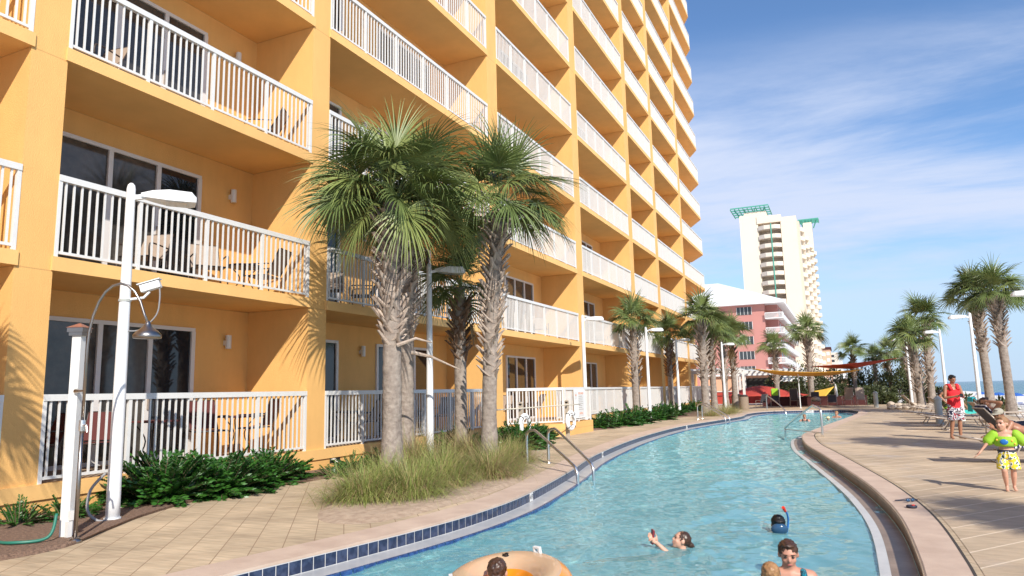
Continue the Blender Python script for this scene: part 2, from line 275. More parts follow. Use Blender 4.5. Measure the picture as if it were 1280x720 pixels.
def caustic_water():
    m = bpy.data.materials.new('pool_water'); m.use_nodes = True; n = m.node_tree.nodes; l = m.node_tree.links; n.remove(n['Principled BSDF']); out = n['Material Output']
    df = n.new('ShaderNodeBsdfDiffuse'); df.inputs[0].default_value = (.32, .72, .78, 1); rf = n.new('ShaderNodeBsdfGlass'); rf.inputs['IOR'].default_value = 1.33; rf.inputs['Roughness'].default_value = 0
    rf.inputs[0].default_value = (.85, .97, .98, 1)
    mx = n.new('ShaderNodeMixShader'); mx.inputs[0].default_value = 0.3; l.new(rf.outputs[0], mx.inputs[1]); l.new(df.outputs[0], mx.inputs[2]); l.new(mx.outputs[0], out.inputs[0]); return m
M['water'] = caustic_water()

M['sea'] = water('sea_water', (0.05, 0.24, 0.235), (0.1, 0.3, 0.35), [(0.05, 0.5, 2.5), (0.3, 0.3, 2)], 1.0, 0.95, 0.25)

# ------------------------------------------------------------------ mesh helpers
class MB:
    def __init__(s): s.v = []; s.f = []
    def add(s, vs, fs):
        o = len(s.v); s.v += [tuple(v) for v in vs]; s.f += [tuple(i+o for i in f) for f in fs]; return s
    def box(s, c, d, rz=0, rot=None):
        hx, hy, hz = d[0]/2, d[1]/2, d[2]/2; m = rot if rot else Matrix.Rotation(rz, 3, 'Z')
        vs = [Vector(c) + m @ Vector((x*hx, y*hy, z*hz)) for z in (-1, 1) for y in (-1, 1) for x in (-1, 1)]
        return s.add(vs, [(0, 2, 3, 1), (4, 5, 7, 6), (0, 1, 5, 4), (2, 6, 7, 3), (0, 4, 6, 2), (1, 3, 7, 5)])
    def bx(s, x0, x1, y0, y1, z0, z1): return s.box(((x0+x1)/2, (y0+y1)/2, (z0+z1)/2), (x1-x0, y1-y0, z1-z0))
    def beam(s, a, b, w, h):
        a, b = Vector(a), Vector(b); d = b-a
        q = d.to_track_quat('X', 'Z').to_matrix(); return s.box((a+b)/2, (d.length, w, h), rot=q)
    def tube(s, pts, r, n=8, cap=True):
        P = [Vector(p) for p in pts]; N = len(P); rs = r if isinstance(r, (list, tuple)) else [r]*N
        up = Vector((0, 0, 1)); t0 = (P[1]-P[0]).normalized()
        if abs(t0.dot(up)) > 0.95: up = Vector((1, 0, 0))
        x = t0.cross(up).normalized(); vs = []; pt = t0
        for i in range(N):
            t = ((P[min(i+1, N-1)]-P[i]).normalized() + (P[i]-P[max(i-1, 0)]).normalized()).normalized() if 0 < i < N-1 else ((P[1]-P[0]) if i == 0 else (P[-1]-P[-2])).normalized()
            x = (pt.rotation_difference(t) @ x); x = (x - t*x.dot(t)).normalized(); pt = t; y = t.cross(x)
            for k in range(n):
                a = 2*math.pi*k/n; vs.append(P[i] + (x*math.cos(a)+y*math.sin(a))*rs[i])
        fs = [(i*n+k, i*n+(k+1) % n, (i+1)*n+(k+1) % n, (i+1)*n+k) for i in range(N-1) for k in range(n)]
        if cap: fs += [tuple(range(n-1, -1, -1)), tuple((N-1)*n+k for k in range(n))]
        return s.add(vs, fs)
    def lathe(s, c, prof, n=20, sx=1, sy=1):
        vs = [(c[0]+r*sx*math.cos(2*math.pi*k/n), c[1]+r*sy*math.sin(2*math.pi*k/n), c[2]+z) for r, z in prof for k in range(n)]
        N = len(prof); fs = [(i*n+k, i*n+(k+1) % n, (i+1)*n+(k+1) % n, (i+1)*n+k) for i in range(N-1) for k in range(n)]
        fs += [tuple(range(n-1, -1, -1)), tuple((N-1)*n+k for k in range(n))]
        return s.add(vs, fs)
    def prism(s, poly, z0, z1):
        n = len(poly); vs = [(x, y, z0) for x, y in poly] + [(x, y, z1) for x, y in poly]
        return s.add(vs, [tuple(range(n-1, -1, -1)), tuple(range(n, 2*n))] + [(i, (i+1) % n, n+(i+1) % n, n+i) for i in range(n)])
    def ell(s, c, r, rot=None, nu=14, nv=9):
        if isinstance(r, (int, float)): r = (r, r, r)
        vs = []; c = Vector(c)
        for j in range(1, nv):
            th = math.pi*j/nv
            for k in range(nu):
                a = 2*math.pi*k/nu; p = Vector((r[0]*math.sin(th)*math.cos(a), r[1]*math.sin(th)*math.sin(a), r[2]*math.cos(th)))
                vs.append(c + (rot @ p if rot else p))
        t = Vector((0, 0, r[2])); vs += [c + (rot @ t if rot else t), c - (rot @ t if rot else t)]
        T = len(vs)-2; fs = [(j*nu+k, (j+1)*nu+k, (j+1)*nu+(k+1) % nu, j*nu+(k+1) % nu) for j in range(nv-2) for k in range(nu)]
        fs += [(T, k, (k+1) % nu) for k in range(nu)] + [(T+1, (nv-2)*nu+(k+1) % nu, (nv-2)*nu+k) for k in range(nu)]
        return s.add(vs, fs)
    def cap(s, a, ra, b, rb, n=12):
        s.ell(a, ra, nu=n, nv=8); s.ell(b, rb, nu=n, nv=8); return s.tube([a, b], [ra, rb], n)
    def strip(s, A, B, closed=False):
        n = len(A); vs = list(A)+list(B); m = n if closed else n-1
        return s.add(vs, [(i, (i+1) % n, n+(i+1) % n, n+i) for i in range(m)])
    def build(s, name, m, parent=None, smooth=False, world=False, bevel=0.0):
        me = bpy.data.meshes.new(name)
        if world and parent is not None:
            px, py, pz = parent.location; s.v = [(a-px, b-py, c-pz) for a, b, c in s.v]
        me.from_pydata(s.v, [], s.f); me.update()
        if isinstance(m, str): m = M[m]
        me.materials.append(m)
        if smooth:
            me.polygons.foreach_set('use_smooth', [True]*len(me.polygons))
        o = bpy.data.objects.new(name, me); COL.objects.link(o); o.parent = parent
        if bevel:
            b = o.modifiers.new('bevel', 'BEVEL'); b.width = bevel; b.segments = 2; b.limit_method = 'ANGLE'
        return o
def tag(o, label, cat, group=None):
    o['label'] = label; o['category'] = cat
    if group: o['group'] = group
    return o
def thing(name, label, cat, loc=(0, 0, 0), rz=0, group=None):
    o = bpy.data.objects.new(name, None); COL.objects.link(o); o.empty_display_size = 0.2
    o.location = loc; o.rotation_euler = (0, 0, rz); return tag(o, label, cat, group)
def struct(o): o['kind'] = 'structure'; return o
KIDS = {}
def copy_tree(o, parent=None):
    c = o.copy(); COL.objects.link(c); c.parent = parent
    for ch in list(o.children): copy_tree(ch, c)
    return c
def clone(src, loc, rz, label, scale=None):
    c = copy_tree(src); c.location = loc; c.rotation_euler = (0, 0, rz); c['label'] = label
    if scale: c.scale = (scale,)*3 if isinstance(scale, (int, float)) else scale
    return c
def catmull(P, closed=False, step=8):
    out = []; n = len(P); Q = [Vector(p) for p in P]; rng = n if closed else n-1
    g = (lambda i: Q[i % n]) if closed else (lambda i: Q[max(0, min(n-1, i))])
    for i in range(rng):
        a, b, c, d = g(i-1), g(i), g(i+1), g(i+2)
        for k in range(step):
            t = k/step; out.append(0.5*((2*b)+(c-a)*t+(2*a-5*b+4*c-d)*t*t+(3*b-a-3*c+d)*t**3))
    if not closed: out.append(Q[-1])
    return out
def offset(P, d, closed=False):     # d > 0 is to the left of travel
    n = len(P); out = []
    for i in range(n):
        a = P[(i-1) % n] if closed or i > 0 else P[i]; b = P[(i+1) % n] if closed or i < n-1 else P[i]
        t = (b-a).normalized(); out.append(P[i]+Vector((-t.y, t.x))*d)
    return out
def z3(P, z): return [(p[0], p[1], z) for p in P]
def resample(P, step):
    out = [P[0].copy()]; acc = 0
    for a, b in zip(P, P[1:]):
        L = (b-a).length
        if L == 0: continue
        while acc+L >= step:
            t = (step-acc)/L; a = a+(b-a)*t; out.append(a.copy()); L = (b-a).length; acc = 0
            if L < 1e-9: break
        acc += L
    return out
def flat(loops, z, name, m, parent=None):
    pts = [Vector((p[0], p[1], 0)) for l in loops for p in l]
    tris = tessellate_polygon([[Vector((p[0], p[1], 0)) for p in l] for l in loops])
    mb = MB(); fs = []
    for t in tris:
        a, b, c = (pts[i] for i in t)
        fs.append(tuple(t) if (b-a).cross(c-a).z > 0 else (t[0], t[2], t[1]))
    mb.add([(p.x, p.y, z) for p in pts], fs); return mb.build(name, m, parent)
def text(body, size, m, parent, loc, rot, name='lettering'):
    cu = bpy.data.curves.new(name, 'FONT'); cu.body = body; cu.size = size; cu.align_x = 'CENTER'; cu.align_y = 'CENTER'; cu.extrude = 0.001
    tmp = bpy.data.objects.new(name, cu); COL.objects.link(tmp); dg = bpy.context.evaluated_depsgraph_get(); dg.update()
    me = bpy.data.meshes.new_from_object(tmp.evaluated_get(dg)); bpy.data.objects.remove(tmp)
    me.materials.clear(); me.materials.append(M[m]); o = bpy.data.objects.new(name, me); COL.objects.link(o); o.parent = parent; o.location = loc; o.rotation_euler = rot
    return o

G = -1.5; WZ = -1.68; FX = -9.86; BX = -11.5; FH = 3.1; S0 = -1.08
# ------------------------------------------------------------------ terrain, sea
def terrain_h(x, y):
    if x < 7.5: h = -1.56
    elif x < 20: u = (x-7.5)/12.5; h = -1.56-2.5*(u*u*(3-2*u))+0.25*math.sin(u*math.pi)*math.sin(x*1.3+y*0.31)
    elif x < 66: h = -4.06-(x-20)/46*2.1
    else: h = max(-9.0, -6.16-(x-66)*0.02)
    if -12.4 < x < 6.4 and -6 < y < 62: h = -3.2
    if y > 62 and x < 8: h = -1.56
    return h
xs = sorted(set([-4000, -1200, -400, -150, -60, -30, -20, -12.6, -12.3, 6.3, 6.6] + [7+0.8*i for i in range(9)] + [14, 17, 20, 25, 30, 40, 50, 60, 66, 72, 80, 100, 150, 400]))
ys = sorted(set([-400, -100, -30, -6.2, -5.9, 61.9, 62.2] + [2.5*i for i in range(0, 25)] + [65, 70, 80, 100, 130, 170, 230, 320, 500, 900, 2000, 6000]))
mb = MB(); mb.add([(x, y, terrain_h(x, y)) for y in ys for x in xs], [(j*len(xs)+i, j*len(xs)+i+1, (j+1)*len(xs)+i+1, (j+1)*len(xs)+i) for j in range(len(ys)-1) for i in range(len(xs)-1)])
struct(mb.build('beach_sand', 'sand', smooth=True))
mb = MB(); mb.add([(40, -3000, -6.3), (20000, -3000, -6.3), (20000, 25000, -6.3), (40, 25000, -6.3)], [(0, 1, 2, 3)])
struct(mb.build('sea', 'sea'))

# ------------------------------------------------------------------ pool
Lp = [(-6.6, -4), (-6.0, -1), (-5.4, 2), (-4.93, 4.75), (-4.68, 6), (-4.48, 7.1), (-4.36, 8.3), (-4.4, 9.9), (-4.8, 12.8), (-5.45, 16.6), (-5.95, 22.5), (-5.95, 29), (-5.2, 35), (-4.8, 38.5), (-4.9, 42)]
Ep = [(-4.2, 45.3), (-2.2, 46.8), (-0.2, 46.9), (0.6, 44.8), (0.62, 41)]
Rp = [(0.1, 35.8), (-0.63, 29.5), (-1.05, 25.5), (-1.22, 23.4), (-0.97, 20), (-0.52, 17.1), (0.11, 13), (0.35, 11), (0.47, 9.3), (0.48, 7.5), (0.43, 6), (0.2, 2), (-0.2, -1), (-0.9, -4)]
full = catmull(Lp+Ep+Rp, False, 10)
iL = (len(Lp)-1)*10; iE = (len(Lp)+len(Ep))*10; iTip = (len(Lp)+len(Ep)+3)*10
outline = [v.to_2d() if len(v) == 3 else v for v in full]
deck_outer = [(-12.3, -5.8), (6.4, -5.8), (6.4, 62), (-12.3, 62)]
o = flat([deck_outer, [tuple(p) for p in outline]], G, 'pool_deck', 'deckL'); struct(o)
# right half of the deck gets its own paving colour: a sheet 4 mm above
Rout = offset(outline[iE-10:], 0.42); rd = [tuple(p) for p in Rout] + [(-0.5, -5.8), (6.39, -5.8), (6.39, 50), (1.4, 50)]
struct(flat([rd], G+0.004, 'pool_terrace_paving', 'deckR'))
struct(flat([[tuple(p) for p in outline]], -2.75, 'pool_floor', 'plaster'))
mb = MB(); mb.strip(z3(outline, -2.75), z3(outline, -1.66), True); struct(mb.build('pool_wall', 'plaster'))
from mathutils import noise as mnoise
def wave_h(x, y):
    a = 0.0
    for f, w, r in WAVES:
        c, sn = math.cos(r), math.sin(r); X = (x*c+y*sn)*f; Y = (-x*sn+y*c)*f*1.7
        a += w*mnoise.noise(Vector((X, Y, f*3.1)))
    return a
WAVES = [(0.8, 0.026, 0.4), (2.1, 0.016, 1.1), (4.3, 0.0095, 2.0), (8.0, 0.0054, 0.2), (14.5, 0.0023, 1.5)]
def pool_surface():
    cell = 0.05; v = {}; verts = []; fs = []
    yy = []; y = -3.9
    while y < 46.8: yy.append(y); y += 0.036 if 4 < y < 14 else (0.08 if y < 22 else 0.16)
    n = 190; L = outline[:iL+1]; Rr = outline[iE:]
    # left and right limits of the water for every row
    def xat(P, y):
        best = None
        for a, b in zip(P, P[1:]):
            if (a.y-y)*(b.y-y) <= 0 and a.y != b.y: t = (y-a.y)/(b.y-a.y); x = a.x+(b.x-a.x)*t; best = x if best is None else best
        return best
    full_l = outline[:iL+22]; full_r = outline[iL+22:]
    rows = 0
    for y in yy:
        xl = xat(full_l, y); xr = xat(full_r, y)
        if xl is None or xr is None: continue
        m = n if y < 22 else n
        for k in range(m+1):
            x = xl+(xr-xl)*k/m; verts.append((x, y, WZ+wave_h(x, y)))
        rows += 1
    m1 = n+1
    return verts, [(r*m1+k, r*m1+k+1, (r+1)*m1+k+1, (r+1)*m1+k) for r in range(rows-1) for k in range(n)]
wv, wf = pool_surface(); mb = MB(); mb.add(wv, wf); WO = mb.build('pool_water', 'water', smooth=True); struct(WO); WO.cycles.is_caustics_caster = True
for _o in bpy.data.objects:
    if _o.name.startswith('pool_floor') or _o.name.startswith('pool_wall'): _o.cycles.is_caustics_receiver = True

# coping round left and far side, flush band
leftside = outline[:iTip-4]
mb = MB(); mb.strip(z3(offset(leftside, 0.46), G+0.008), z3(leftside, G+0.008)); mb.strip(z3(leftside, G+0.008), z3(leftside, G-0.02)); struct(mb.build('pool_coping', 'coping'))
# tile band: grout strip plus single blue tiles, gutter ledge, trim line
mb = MB(); mb.strip(z3(offset(leftside, -0.004), G-0.02), z3(offset(leftside, -0.004), -1.665)); struct(mb.build('tile_band_grout', 'grout'))
rs = resample(offset(leftside, -0.008), 0.14); mb = MB()
for a, b in zip(rs, rs[1:]):
    d = (b-a).normalized(); a2 = a+d*0.004; b2 = b-d*0.004
    mb.add([(a2.x, a2.y, G-0.027), (b2.x, b2.y, G-0.027), (b2.x, b2.y, -1.645), (a2.x, a2.y, -1.645)], [(3, 2, 1, 0)])
struct(mb.build('pool_tile_band', 'tile'))
mb = MB(); mb.strip(z3(offset(leftside, -0.004), G-0.152), z3(offset(leftside, -0.26), G-0.158)); struct(mb.build('pool_gutter_ledge', 'ledge'))
rs = resample(offset(leftside, -0.285), 0.152); mb = MB()
for a, b in zip(rs, rs[1:]):
    d = (b-a).normalized(); nrm = Vector((-d.y, d.x)); a2 = a+d*0.005; b2 = b-d*0.005; q = [a2+nrm*0.02, b2+nrm*0.02, b2-nrm*0.02, a2-nrm*0.02]
    mb.add([(p.x, p.y, G-0.154) for p in q]+[(q[3].x, q[3].y, -1.72), (q[2].x, q[2].y, -1.72)], [(3, 2, 1, 0), (4, 5, 2, 3)])
struct(mb.build('pool_trim_tiles', 'tile_l'))
# right-hand curb: coping slab, face, wet gutter, lip
rt = outline[iTip-4:]; n = len(rt)
hook = [Vector((-0.72, 25.0)), Vector((-0.98, 24.4))]
rc = rt
outer = offset(rc, 0.34)
mb = MB()
mb.strip(z3(outer, G+0.012), z3(offset(rc, 0.02), G+0.012)); mb.strip(z3(offset(rc, 0.02), G+0.012), z3(rc, G-0.004)); mb.strip(z3(rc, G-0.004), z3(rc, G-0.045)); mb.strip(z3(rc, G-0.045), z3(offset(rc, 0.02), G-0.05))
struct(mb.build('pool_curb_coping', 'coping'))
mb = MB(); mb.strip(z3(offset(rc, 0.365), G+0.013), z3(offset(rc, 0.34), G+0.013)); struct(mb.build('deck_joint', 'joint'))
mb = MB(); mb.strip(z3(offset(rc, 0.015), G-0.04), z3(offset(rc, 0.015), -1.672)); mb.strip(z3(offset(rc, 0.015), -1.672), z3(offset(rc, -0.23), -1.668)); struct(mb.build('pool_overflow_gutter', 'gutter'))
mb = MB(); mb.strip(z3(offset(rc, -0.22), -1.655), z3(offset(rc, -0.31), -1.66)); mb.strip(z3(offset(rc, -0.31), -1.66), z3(offset(rc, -0.33), -1.95)); struct(mb.build('pool_overflow_lip', 'lip'))

# depth markers: white tiles set in the tile band
def marker(y, lab, txt):
    i = min(range(iL), key=lambda k: abs(outline[k].y-y)); p = outline[i]; d = (outline[i+1]-outline[i]).normalized(); nrm = Vector((d.y, -d.x)); a = math.atan2(d.y, d.x)
    t = thing('depth_marker', lab, 'depth marker', (p.x+nrm.x*0.014, p.y+nrm.y*0.014, -1.6), a, 'white depth markers in the tile band')
    MB().box((0, 0, 0.015), (0.15, 0.008, 0.125)).build('marker_tile', 'white', t)
    MB().box((0, -0.12, -0.06), (0.16, 0.2, 0.006)).build('ledge_tile', 'white', t)
    text(txt, 0.09, 'ink', t, (0, -0.006, 0.015), (R(90), 0, 0))
marker(10.2, 'white depth marker in the blue tiles just short of the near pool ladder', '4 FT')
marker(17.0, 'white depth marker in the blue tiles beyond the near pool ladder', '4 FT')
marker(29.5, 'white depth marker in the blue tiles near the second pool ladder', '4 FT')
t = thing('depth_marker', 'white depth marker on the far end wall of the pool', 'depth marker', (-1.9, 46.83, -1.58), 0, 'white depth markers in the tile band')
MB().box((0, -0.03, 0), (0.45, 0.02, 0.17)).build('marker_tile', 'white', t); text('4 FT', 0.14, 'ink', t, (0, -0.045, 0), (R(90), 0, 0))

# planting beds
def bed(name, pts, m, h=0.035):
    P = catmull([Vector(p) for p in pts], True, 6); c = sum(P, Vector((0, 0)))/len(P); I = [c+(p-c)*0.93 for p in P]
    mb = MB(); mb.strip(z3(P, G+0.001), z3(I, G+h), True)
    o = mb.build(name, m); struct(o); q = flat([[tuple(p) for p in I]], G+h, name, m); struct(q)
    return o
bed('mulch_bed', [(-9.83, 3.6), (-7.9, 3.8), (-7.45, 4.8), (-7.9, 5.7), (-8.4, 6.6), (-8.85, 7.9), (-8.85, 9.2), (-8.75, 10.6), (-9.2, 11.7), (-9.83, 12.2)], 'mulch')
bed('sand_bed', [(-9.0, 12.4), (-8.0, 11.2), (-6.8, 8.4), (-5.9, 7.1), (-5.15, 7.2), (-4.95, 8.6), (-4.98, 10.6), (-5.4, 12.6), (-6.3, 15.2), (-7.2, 17.0), (-7.8, 18.6), (-9.8, 20.2), (-9.8, 14.2)], 'sandbed')
bed('mulch_bed', [(-9.8, 25.4), (-8.4, 26.2), (-7.9, 29), (-8.0, 33), (-7.6, 37), (-6.6, 40), (-6.2, 44), (-7.0, 48), (-9.8, 49)], 'mulch')

# ------------------------------------------------------------------ the orange building
NF = 13
hotel = thing('apartment_building', 'tall orange balcony building along the left of the pool', 'building', (FX, 6, G))
bays = [(-1.2, 5.62), (6.13, 11.38), (11.94, 19.85), (20.6, 28.1), (28.9, 36.85), (37.65, 43.0), (43.75, 51.35)]
cols_y = [(-1.8, -1.2), (5.62, 6.13), (11.38, 11.94), (19.85, 20.6), (28.1, 28.9), (36.85, 37.65), (43.0, 43.75), (51.35, 52.13)]
YE = 60.5; TOP = S0+FH*NF
mb = MB(); mb.bx(-24, BX, -1.8, 63.6, -1.7, TOP+1.2); mb.build('wall', 'stucco', hotel, world=True)
for a, b in cols_y:
    mb = MB(); mb.bx(BX, FX, a, b, S0, TOP+1.2)
    mb.build('column', 'stucco', hotel, world=True)
mb = MB(); mb.bx(BX, FX+0.02, -1.8, 60.5, -1.7, S0-0.2)
for k in range(0): pass
mb.build('base_wall', 'stucco', hotel, world=True)
for y0 in (7.0, 10.1, 12.1, 16.5, 31, 40, 47): MB().bx(FX+0.012, FX+0.024, y0, y0+0.34, -1.40, -1.285).build('foundation_vent', 'dark', hotel, world=True)
endpoly = lambda z0, z1: MB().prism([(BX, 52.13), (FX+0.03, 52.13), (FX+0.03, YE), (-11.3, 63.4), (BX, 63.4)], z0, z1)
for k in range(NF+1):
    z = S0+FH*k
    mb = MB()
    for (a, b) in bays: mb.bx(BX, FX+0.03, a-0.03, b+0.03, z-0.2, z)
    if k == 0: mb = MB().bx(BX, FX+0.05, -1.83, 52.13, z-0.2, z)
    e = endpoly(z-0.2, z); mb.add(e.v, e.f)
    mb.build('floor_slab', 'fascia', hotel, world=True)
    if k == NF: mb = MB().bx(-24.3, FX+0.15, -2.0, 52.2, z+1.2, z+1.5); mb.build('roof_parapet', 'fascia', hotel, world=True)
    mb = MB()
    for (a, b) in bays: mb.bx(BX+0.01, FX-0.12, a+0.01, b-0.01, z, z+0.006)
    if k < NF: mb.build('balcony_floor', 'balcony_floor', hotel, world=True)
def railing_mb(L, npan, z=0.0, ends=True):
    mb = MB(); H = 1.19; step = L/npan
    mb.box((0, L/2, H-0.045), (0.075, L, 0.09)); mb.box((0, L/2, 0.07), (0.035, L, 0.04))
    for i in range(npan+1):
        y = min(max(i*step, 0.025), L-0.025); mb.box((0, y, (H-0.09)/2), (0.055, 0.055, H-0.09))
    for i in range(npan):
        nb = round(step/0.118)
        for j in range(1, nb): mb.box((0, i*step+step*j/nb, (0.09+H-0.09)/2), (0.024, 0.026, H-0.18))
    return mb
pan = [5, 4, 6, 6, 6, 4, 6]
def place(o, loc): o.parent = hotel; o.location = Vector(loc)-Vector(hotel.location)
for (a, b), npn in zip(bays, pan):
    first = None
    for k in range(NF):
        if k > 11: continue
        if k == 0 and a == 20.6: continue
        if first is None: o = railing_mb(b-a, npn).build('railing', 'white', hotel); first = o
        else: o = first.copy(); COL.objects.link(o)
        place(o, (FX-0.02, a, S0+FH*k))
# end bay: straight length plus the chamfer
mb = railing_mb(YE-52.13, 6); d = Vector((-11.3-FX, 63.4-YE)); ang = math.atan2(d.y, d.x)-math.pi/2
q = railing_mb(d.length, 2); rm = Matrix.Rotation(ang, 3, 'Z'); q.v = [tuple(rm @ Vector(v)+Vector((0, YE-52.13, 0))) for v in q.v]; mb.add(q.v, q.f)
first = mb.build('railing', 'white', hotel)
for k in range(12):
    o = first if k == 0 else first.copy()
    if k: COL.objects.link(o)
    place(o, (FX-0.02, 52.14, S0+FH*k))
# sliding doors: frame > panes
def door_proto(w, npan, h=2.45):
    fr = MB(); t = 0.07
    fr.box((0.02, w/2, h-t/2), (0.06, w, t)); fr.box((0.02, w/2, t/2), (0.06, w, t))
    for i in range(npan+1):
        y = i*w/npan; y = min(max(y, t/2), w-t/2); fr.box((0.022, y, h/2), (0.06, t*1.25, h-2*t-0.002))
    o = fr.build('sliding_door', 'door_frame', hotel)
    for i in range(npan):
        a = i*w/npan+t*0.6; b = (i+1)*w/npan-t*0.6
        MB().bx(0.0, 0.012, a, b, t, h-t).build('pane', 'glass', o)
    c = MB(); c.box((0.06, w*2/3 if npan == 3 else w*0.5, 1.05), (0.03, 0.04, 0.3)); c.build('handle', 'frame_tan', o)
    return o
doors = [(7.02, 2.95, 3, 12), (12.3, 2.06, 2, 12), (16.0, 2.85, 3, 12), (24.3, 2.8, 3, 12), (32.4, 2.9, 3, 12), (39.2, 2.2, 2, 12), (46.2, 2.9, 3, 12), (54.2, 2.9, 3, 12)]
for y0, w, npn, nf in doors:
    p = door_proto(w, npn)
    for k in range(nf):
        o = p if k == 0 else copy_tree(p, hotel)
        for q in o.children:
            if q.name.startswith('pane') and random.random() < 0.33: q.material_slots[0].link = 'OBJECT'; q.material_slots[0].material = M['glass_curtain']
        place(o, (BX, y0, S0+FH*k+0.01))
first = None
for k in range(8):
    for y in (10.77, 15.33):
        if first is None:
            mb = MB(); mb.lathe((0.09, 0, -0.12), [(0.055, 0), (0.06, 0.01), (0.06, 0.27), (0.055, 0.28)], 14); mb.box((0.03, 0, 0.0), (0.06, 0.1, 0.1)); o = mb.build('wall_light', 'white', hotel, smooth=False); first = o
        else: o = first.copy(); COL.objects.link(o)
        place(o, (BX, y, 1.13+FH*k if k else 1.13))
# ground floor terrace that bulges out in front of the fourth bay
tp = [(FX+0.03, 20.75), (-8.45, 22.5), (-8.45, 25.3), (FX+0.03, 25.3)]
MB().prism(tp, -1.7, S0-0.004).build('terrace_base', 'stucco', hotel, world=True)
mb = MB(); H = 1.19
def rail_seg(mb, a, b, npan):
    a, b = Vector(a), Vector(b); L = (b-a).length; an = math.atan2(b.y-a.y, b.x-a.x)-math.pi/2; q = railing_mb(L, npan); rm = Matrix.Rotation(an, 3, 'Z')
    q.v = [tuple(rm @ Vector(v)+Vector((a.x, a.y, S0))) for v in q.v]; mb.add(q.v, q.f)
rail_seg(mb, (FX-0.02, 20.62), (FX-0.02, 20.8), 1)
mb = MB()
rail_seg(mb, (FX, 20.85), (-8.52, 22.45), 2); rail_seg(mb, (-8.5, 22.55), (-8.5, 25.2), 2); rail_seg(mb, (-8.56, 25.24), (FX, 25.24), 1)
mb.build('railing', 'white', hotel, world=True)
mb = MB(); rail_seg(mb, (FX-0.02, 25.35), (FX-0.02, 28.1), 2); mb.build('railing', 'white', hotel, world=True)

# ------------------------------------------------------------------ lamps
def street_lamp(loc, rz, label, H=4.37, L=0.78):
    t = thing('street_lamp', label, 'lamp', loc, rz, 'white pole lamps round the pool')
    mb = MB(); mb.lathe((0, 0, 0), [(0.085, 0), (0.082, 0.3), (0.072, 2.2), (0.055, H-0.05), (0.045, H), (0.02, H+0.03)], 18); mb.build('pole', 'lampwhite', t, smooth=True)
    mb = MB(); mb.lathe((0, 0, 0), [(0.14, 0), (0.14, 0.02), (0.1, 0.03), (0.1, 0.05)], 16); mb.build('base_plate', 'lampwhite', t)
    mb = MB(); mb.beam((0.03, 0, H-0.17), (0.2, 0, H-0.13), 0.06, 0.06); mb.build('arm', 'lampwhite', t)
    # wedge-shaped cobra head: narrow at the pole, broad and thicker over the lens
    hd = MB(); prof = [(0.12, 0.055, 0.03, -0.02), (0.26, 0.12, 0.065, -0.045), (0.46, 0.175, 0.085, -0.07), (0.74, 0.18, 0.075, -0.07), (0.80, 0.15, 0.01, -0.06)]
    vs = []; zc = H-0.13
    for x, w, top, bot in prof:
        x = x*L/0.78
        vs += [(x, -w, zc+bot), (x, -w*1.0, zc+top*0.8), (x, -w*0.86, zc+top), (x, w*0.86, zc+top), (x, w, zc+top*0.8), (x, w, zc+bot)]
    n = 6; N = len(prof); fs = [(i*n+k, (i+1)*n+k, (i+1)*n+(k+1) % n, i*n+(k+1) % n) for i in range(N-1) for k in range(n)] + [tuple(range(n)), tuple(range(N*n-1, (N-1)*n-1, -1))]
    hd.add(vs, fs); h = hd.build('lamp_head', 'lampwhite', t)
    MB().box((0.56*L/0.78, 0, zc-0.073), (0.26, 0.27, 0.012)).build('lens', 'lens', h)
    return t
LAMPS = [((-8.47, 6.23, G), R(52), 'white pole lamp with a security camera on it, nearest the viewer beside the outdoor shower'),
 ((-8.2, 13.42, G), R(38), 'white pole lamp rising out of the grass between the near palm trunks'),
 ((-8.95, 26.0, G), R(30), 'white pole lamp just beyond the bulging terrace with the pool sign'),
 ((-8.2, 32.9, G), R(25), 'white pole lamp in the shrub bed beside a rough palm trunk'),
 ((-8.5, 41.0, G), R(25), 'white pole lamp close to a dark palm trunk at the last orange columns'),
 ((-6.9, 47.5, G), R(15), 'white pole lamp between the palm trunks left of the wooden bin'),
 ((5.2, 35.5, G), R(185), 'tall white pole lamp just behind the man in red, head dappled by palm shade'),
 ((5.13, 45.3, G), R(195), 'white pole lamp behind the loungers, middle one on the beach side'),
 ((3.96, 51.9, G), R(190), 'white pole lamp farthest along the beach side, left of the leaning palm'),
 ((5.98, 27.2, G), R(182), 'white lamp whose head shows at the right edge of the photo')]
for l, a, s in LAMPS: street_lamp(l, a, s)
# security camera on lamp 1
t = thing('security_camera', 'white security camera strapped to the nearest lamp pole', 'camera', (-8.47, 6.23, 1.32))
mb = MB(); mb.lathe((0, 0, -0.03), [(0.078, 0), (0.078, 0.03)], 16); mb.build('clamp_band', 'grey', t)
mb = MB(); mb.tube([(0.06, 0.03, 0), (0.2, 0.12, 0.02), (0.26, 0.16, 0.1)], 0.018, 8); mb.build('bracket', 'lampwhite', t)
rot = Matrix.Rotation(R(35), 3, 'Z') @ Matrix.Rotation(R(-18), 3, 'Y')
mb = MB(); mb.box((0.26, 0.17, 0.17), (0.25, 0.11, 0.10), rot=rot); b = mb.build('housing', 'lampwhite', t, bevel=0.012)
mb = MB(); mb.box(Vector((0.26, 0.17, 0.17))+rot @ Vector((0.0, 0, 0.065)), (0.29, 0.13, 0.012), rot=rot); mb.build('sun_shield', 'lampwhite', t)
mb = MB(); mb.tube(catmull([Vector(p) for p in [(0.36, 0.22, 0.2), (0.38, 0.22, 0.0), (0.35, 0.2, -0.22), (0.2, 0.1, -0.4), (0.07, 0.02, -0.42)]], step=5), 0.01, 6); mb.build('cable', 'grey_tube', t)
mb = MB(); mb.tube(catmull([Vector(p) for p in [(-8.56, 6.17, -0.9), (-8.66, 6.05, -1.1), (-8.62, 6.0, -1.34), (-8.5, 6.05, -1.46), (-8.42, 6.12, -1.47)]], step=5), 0.018, 7)
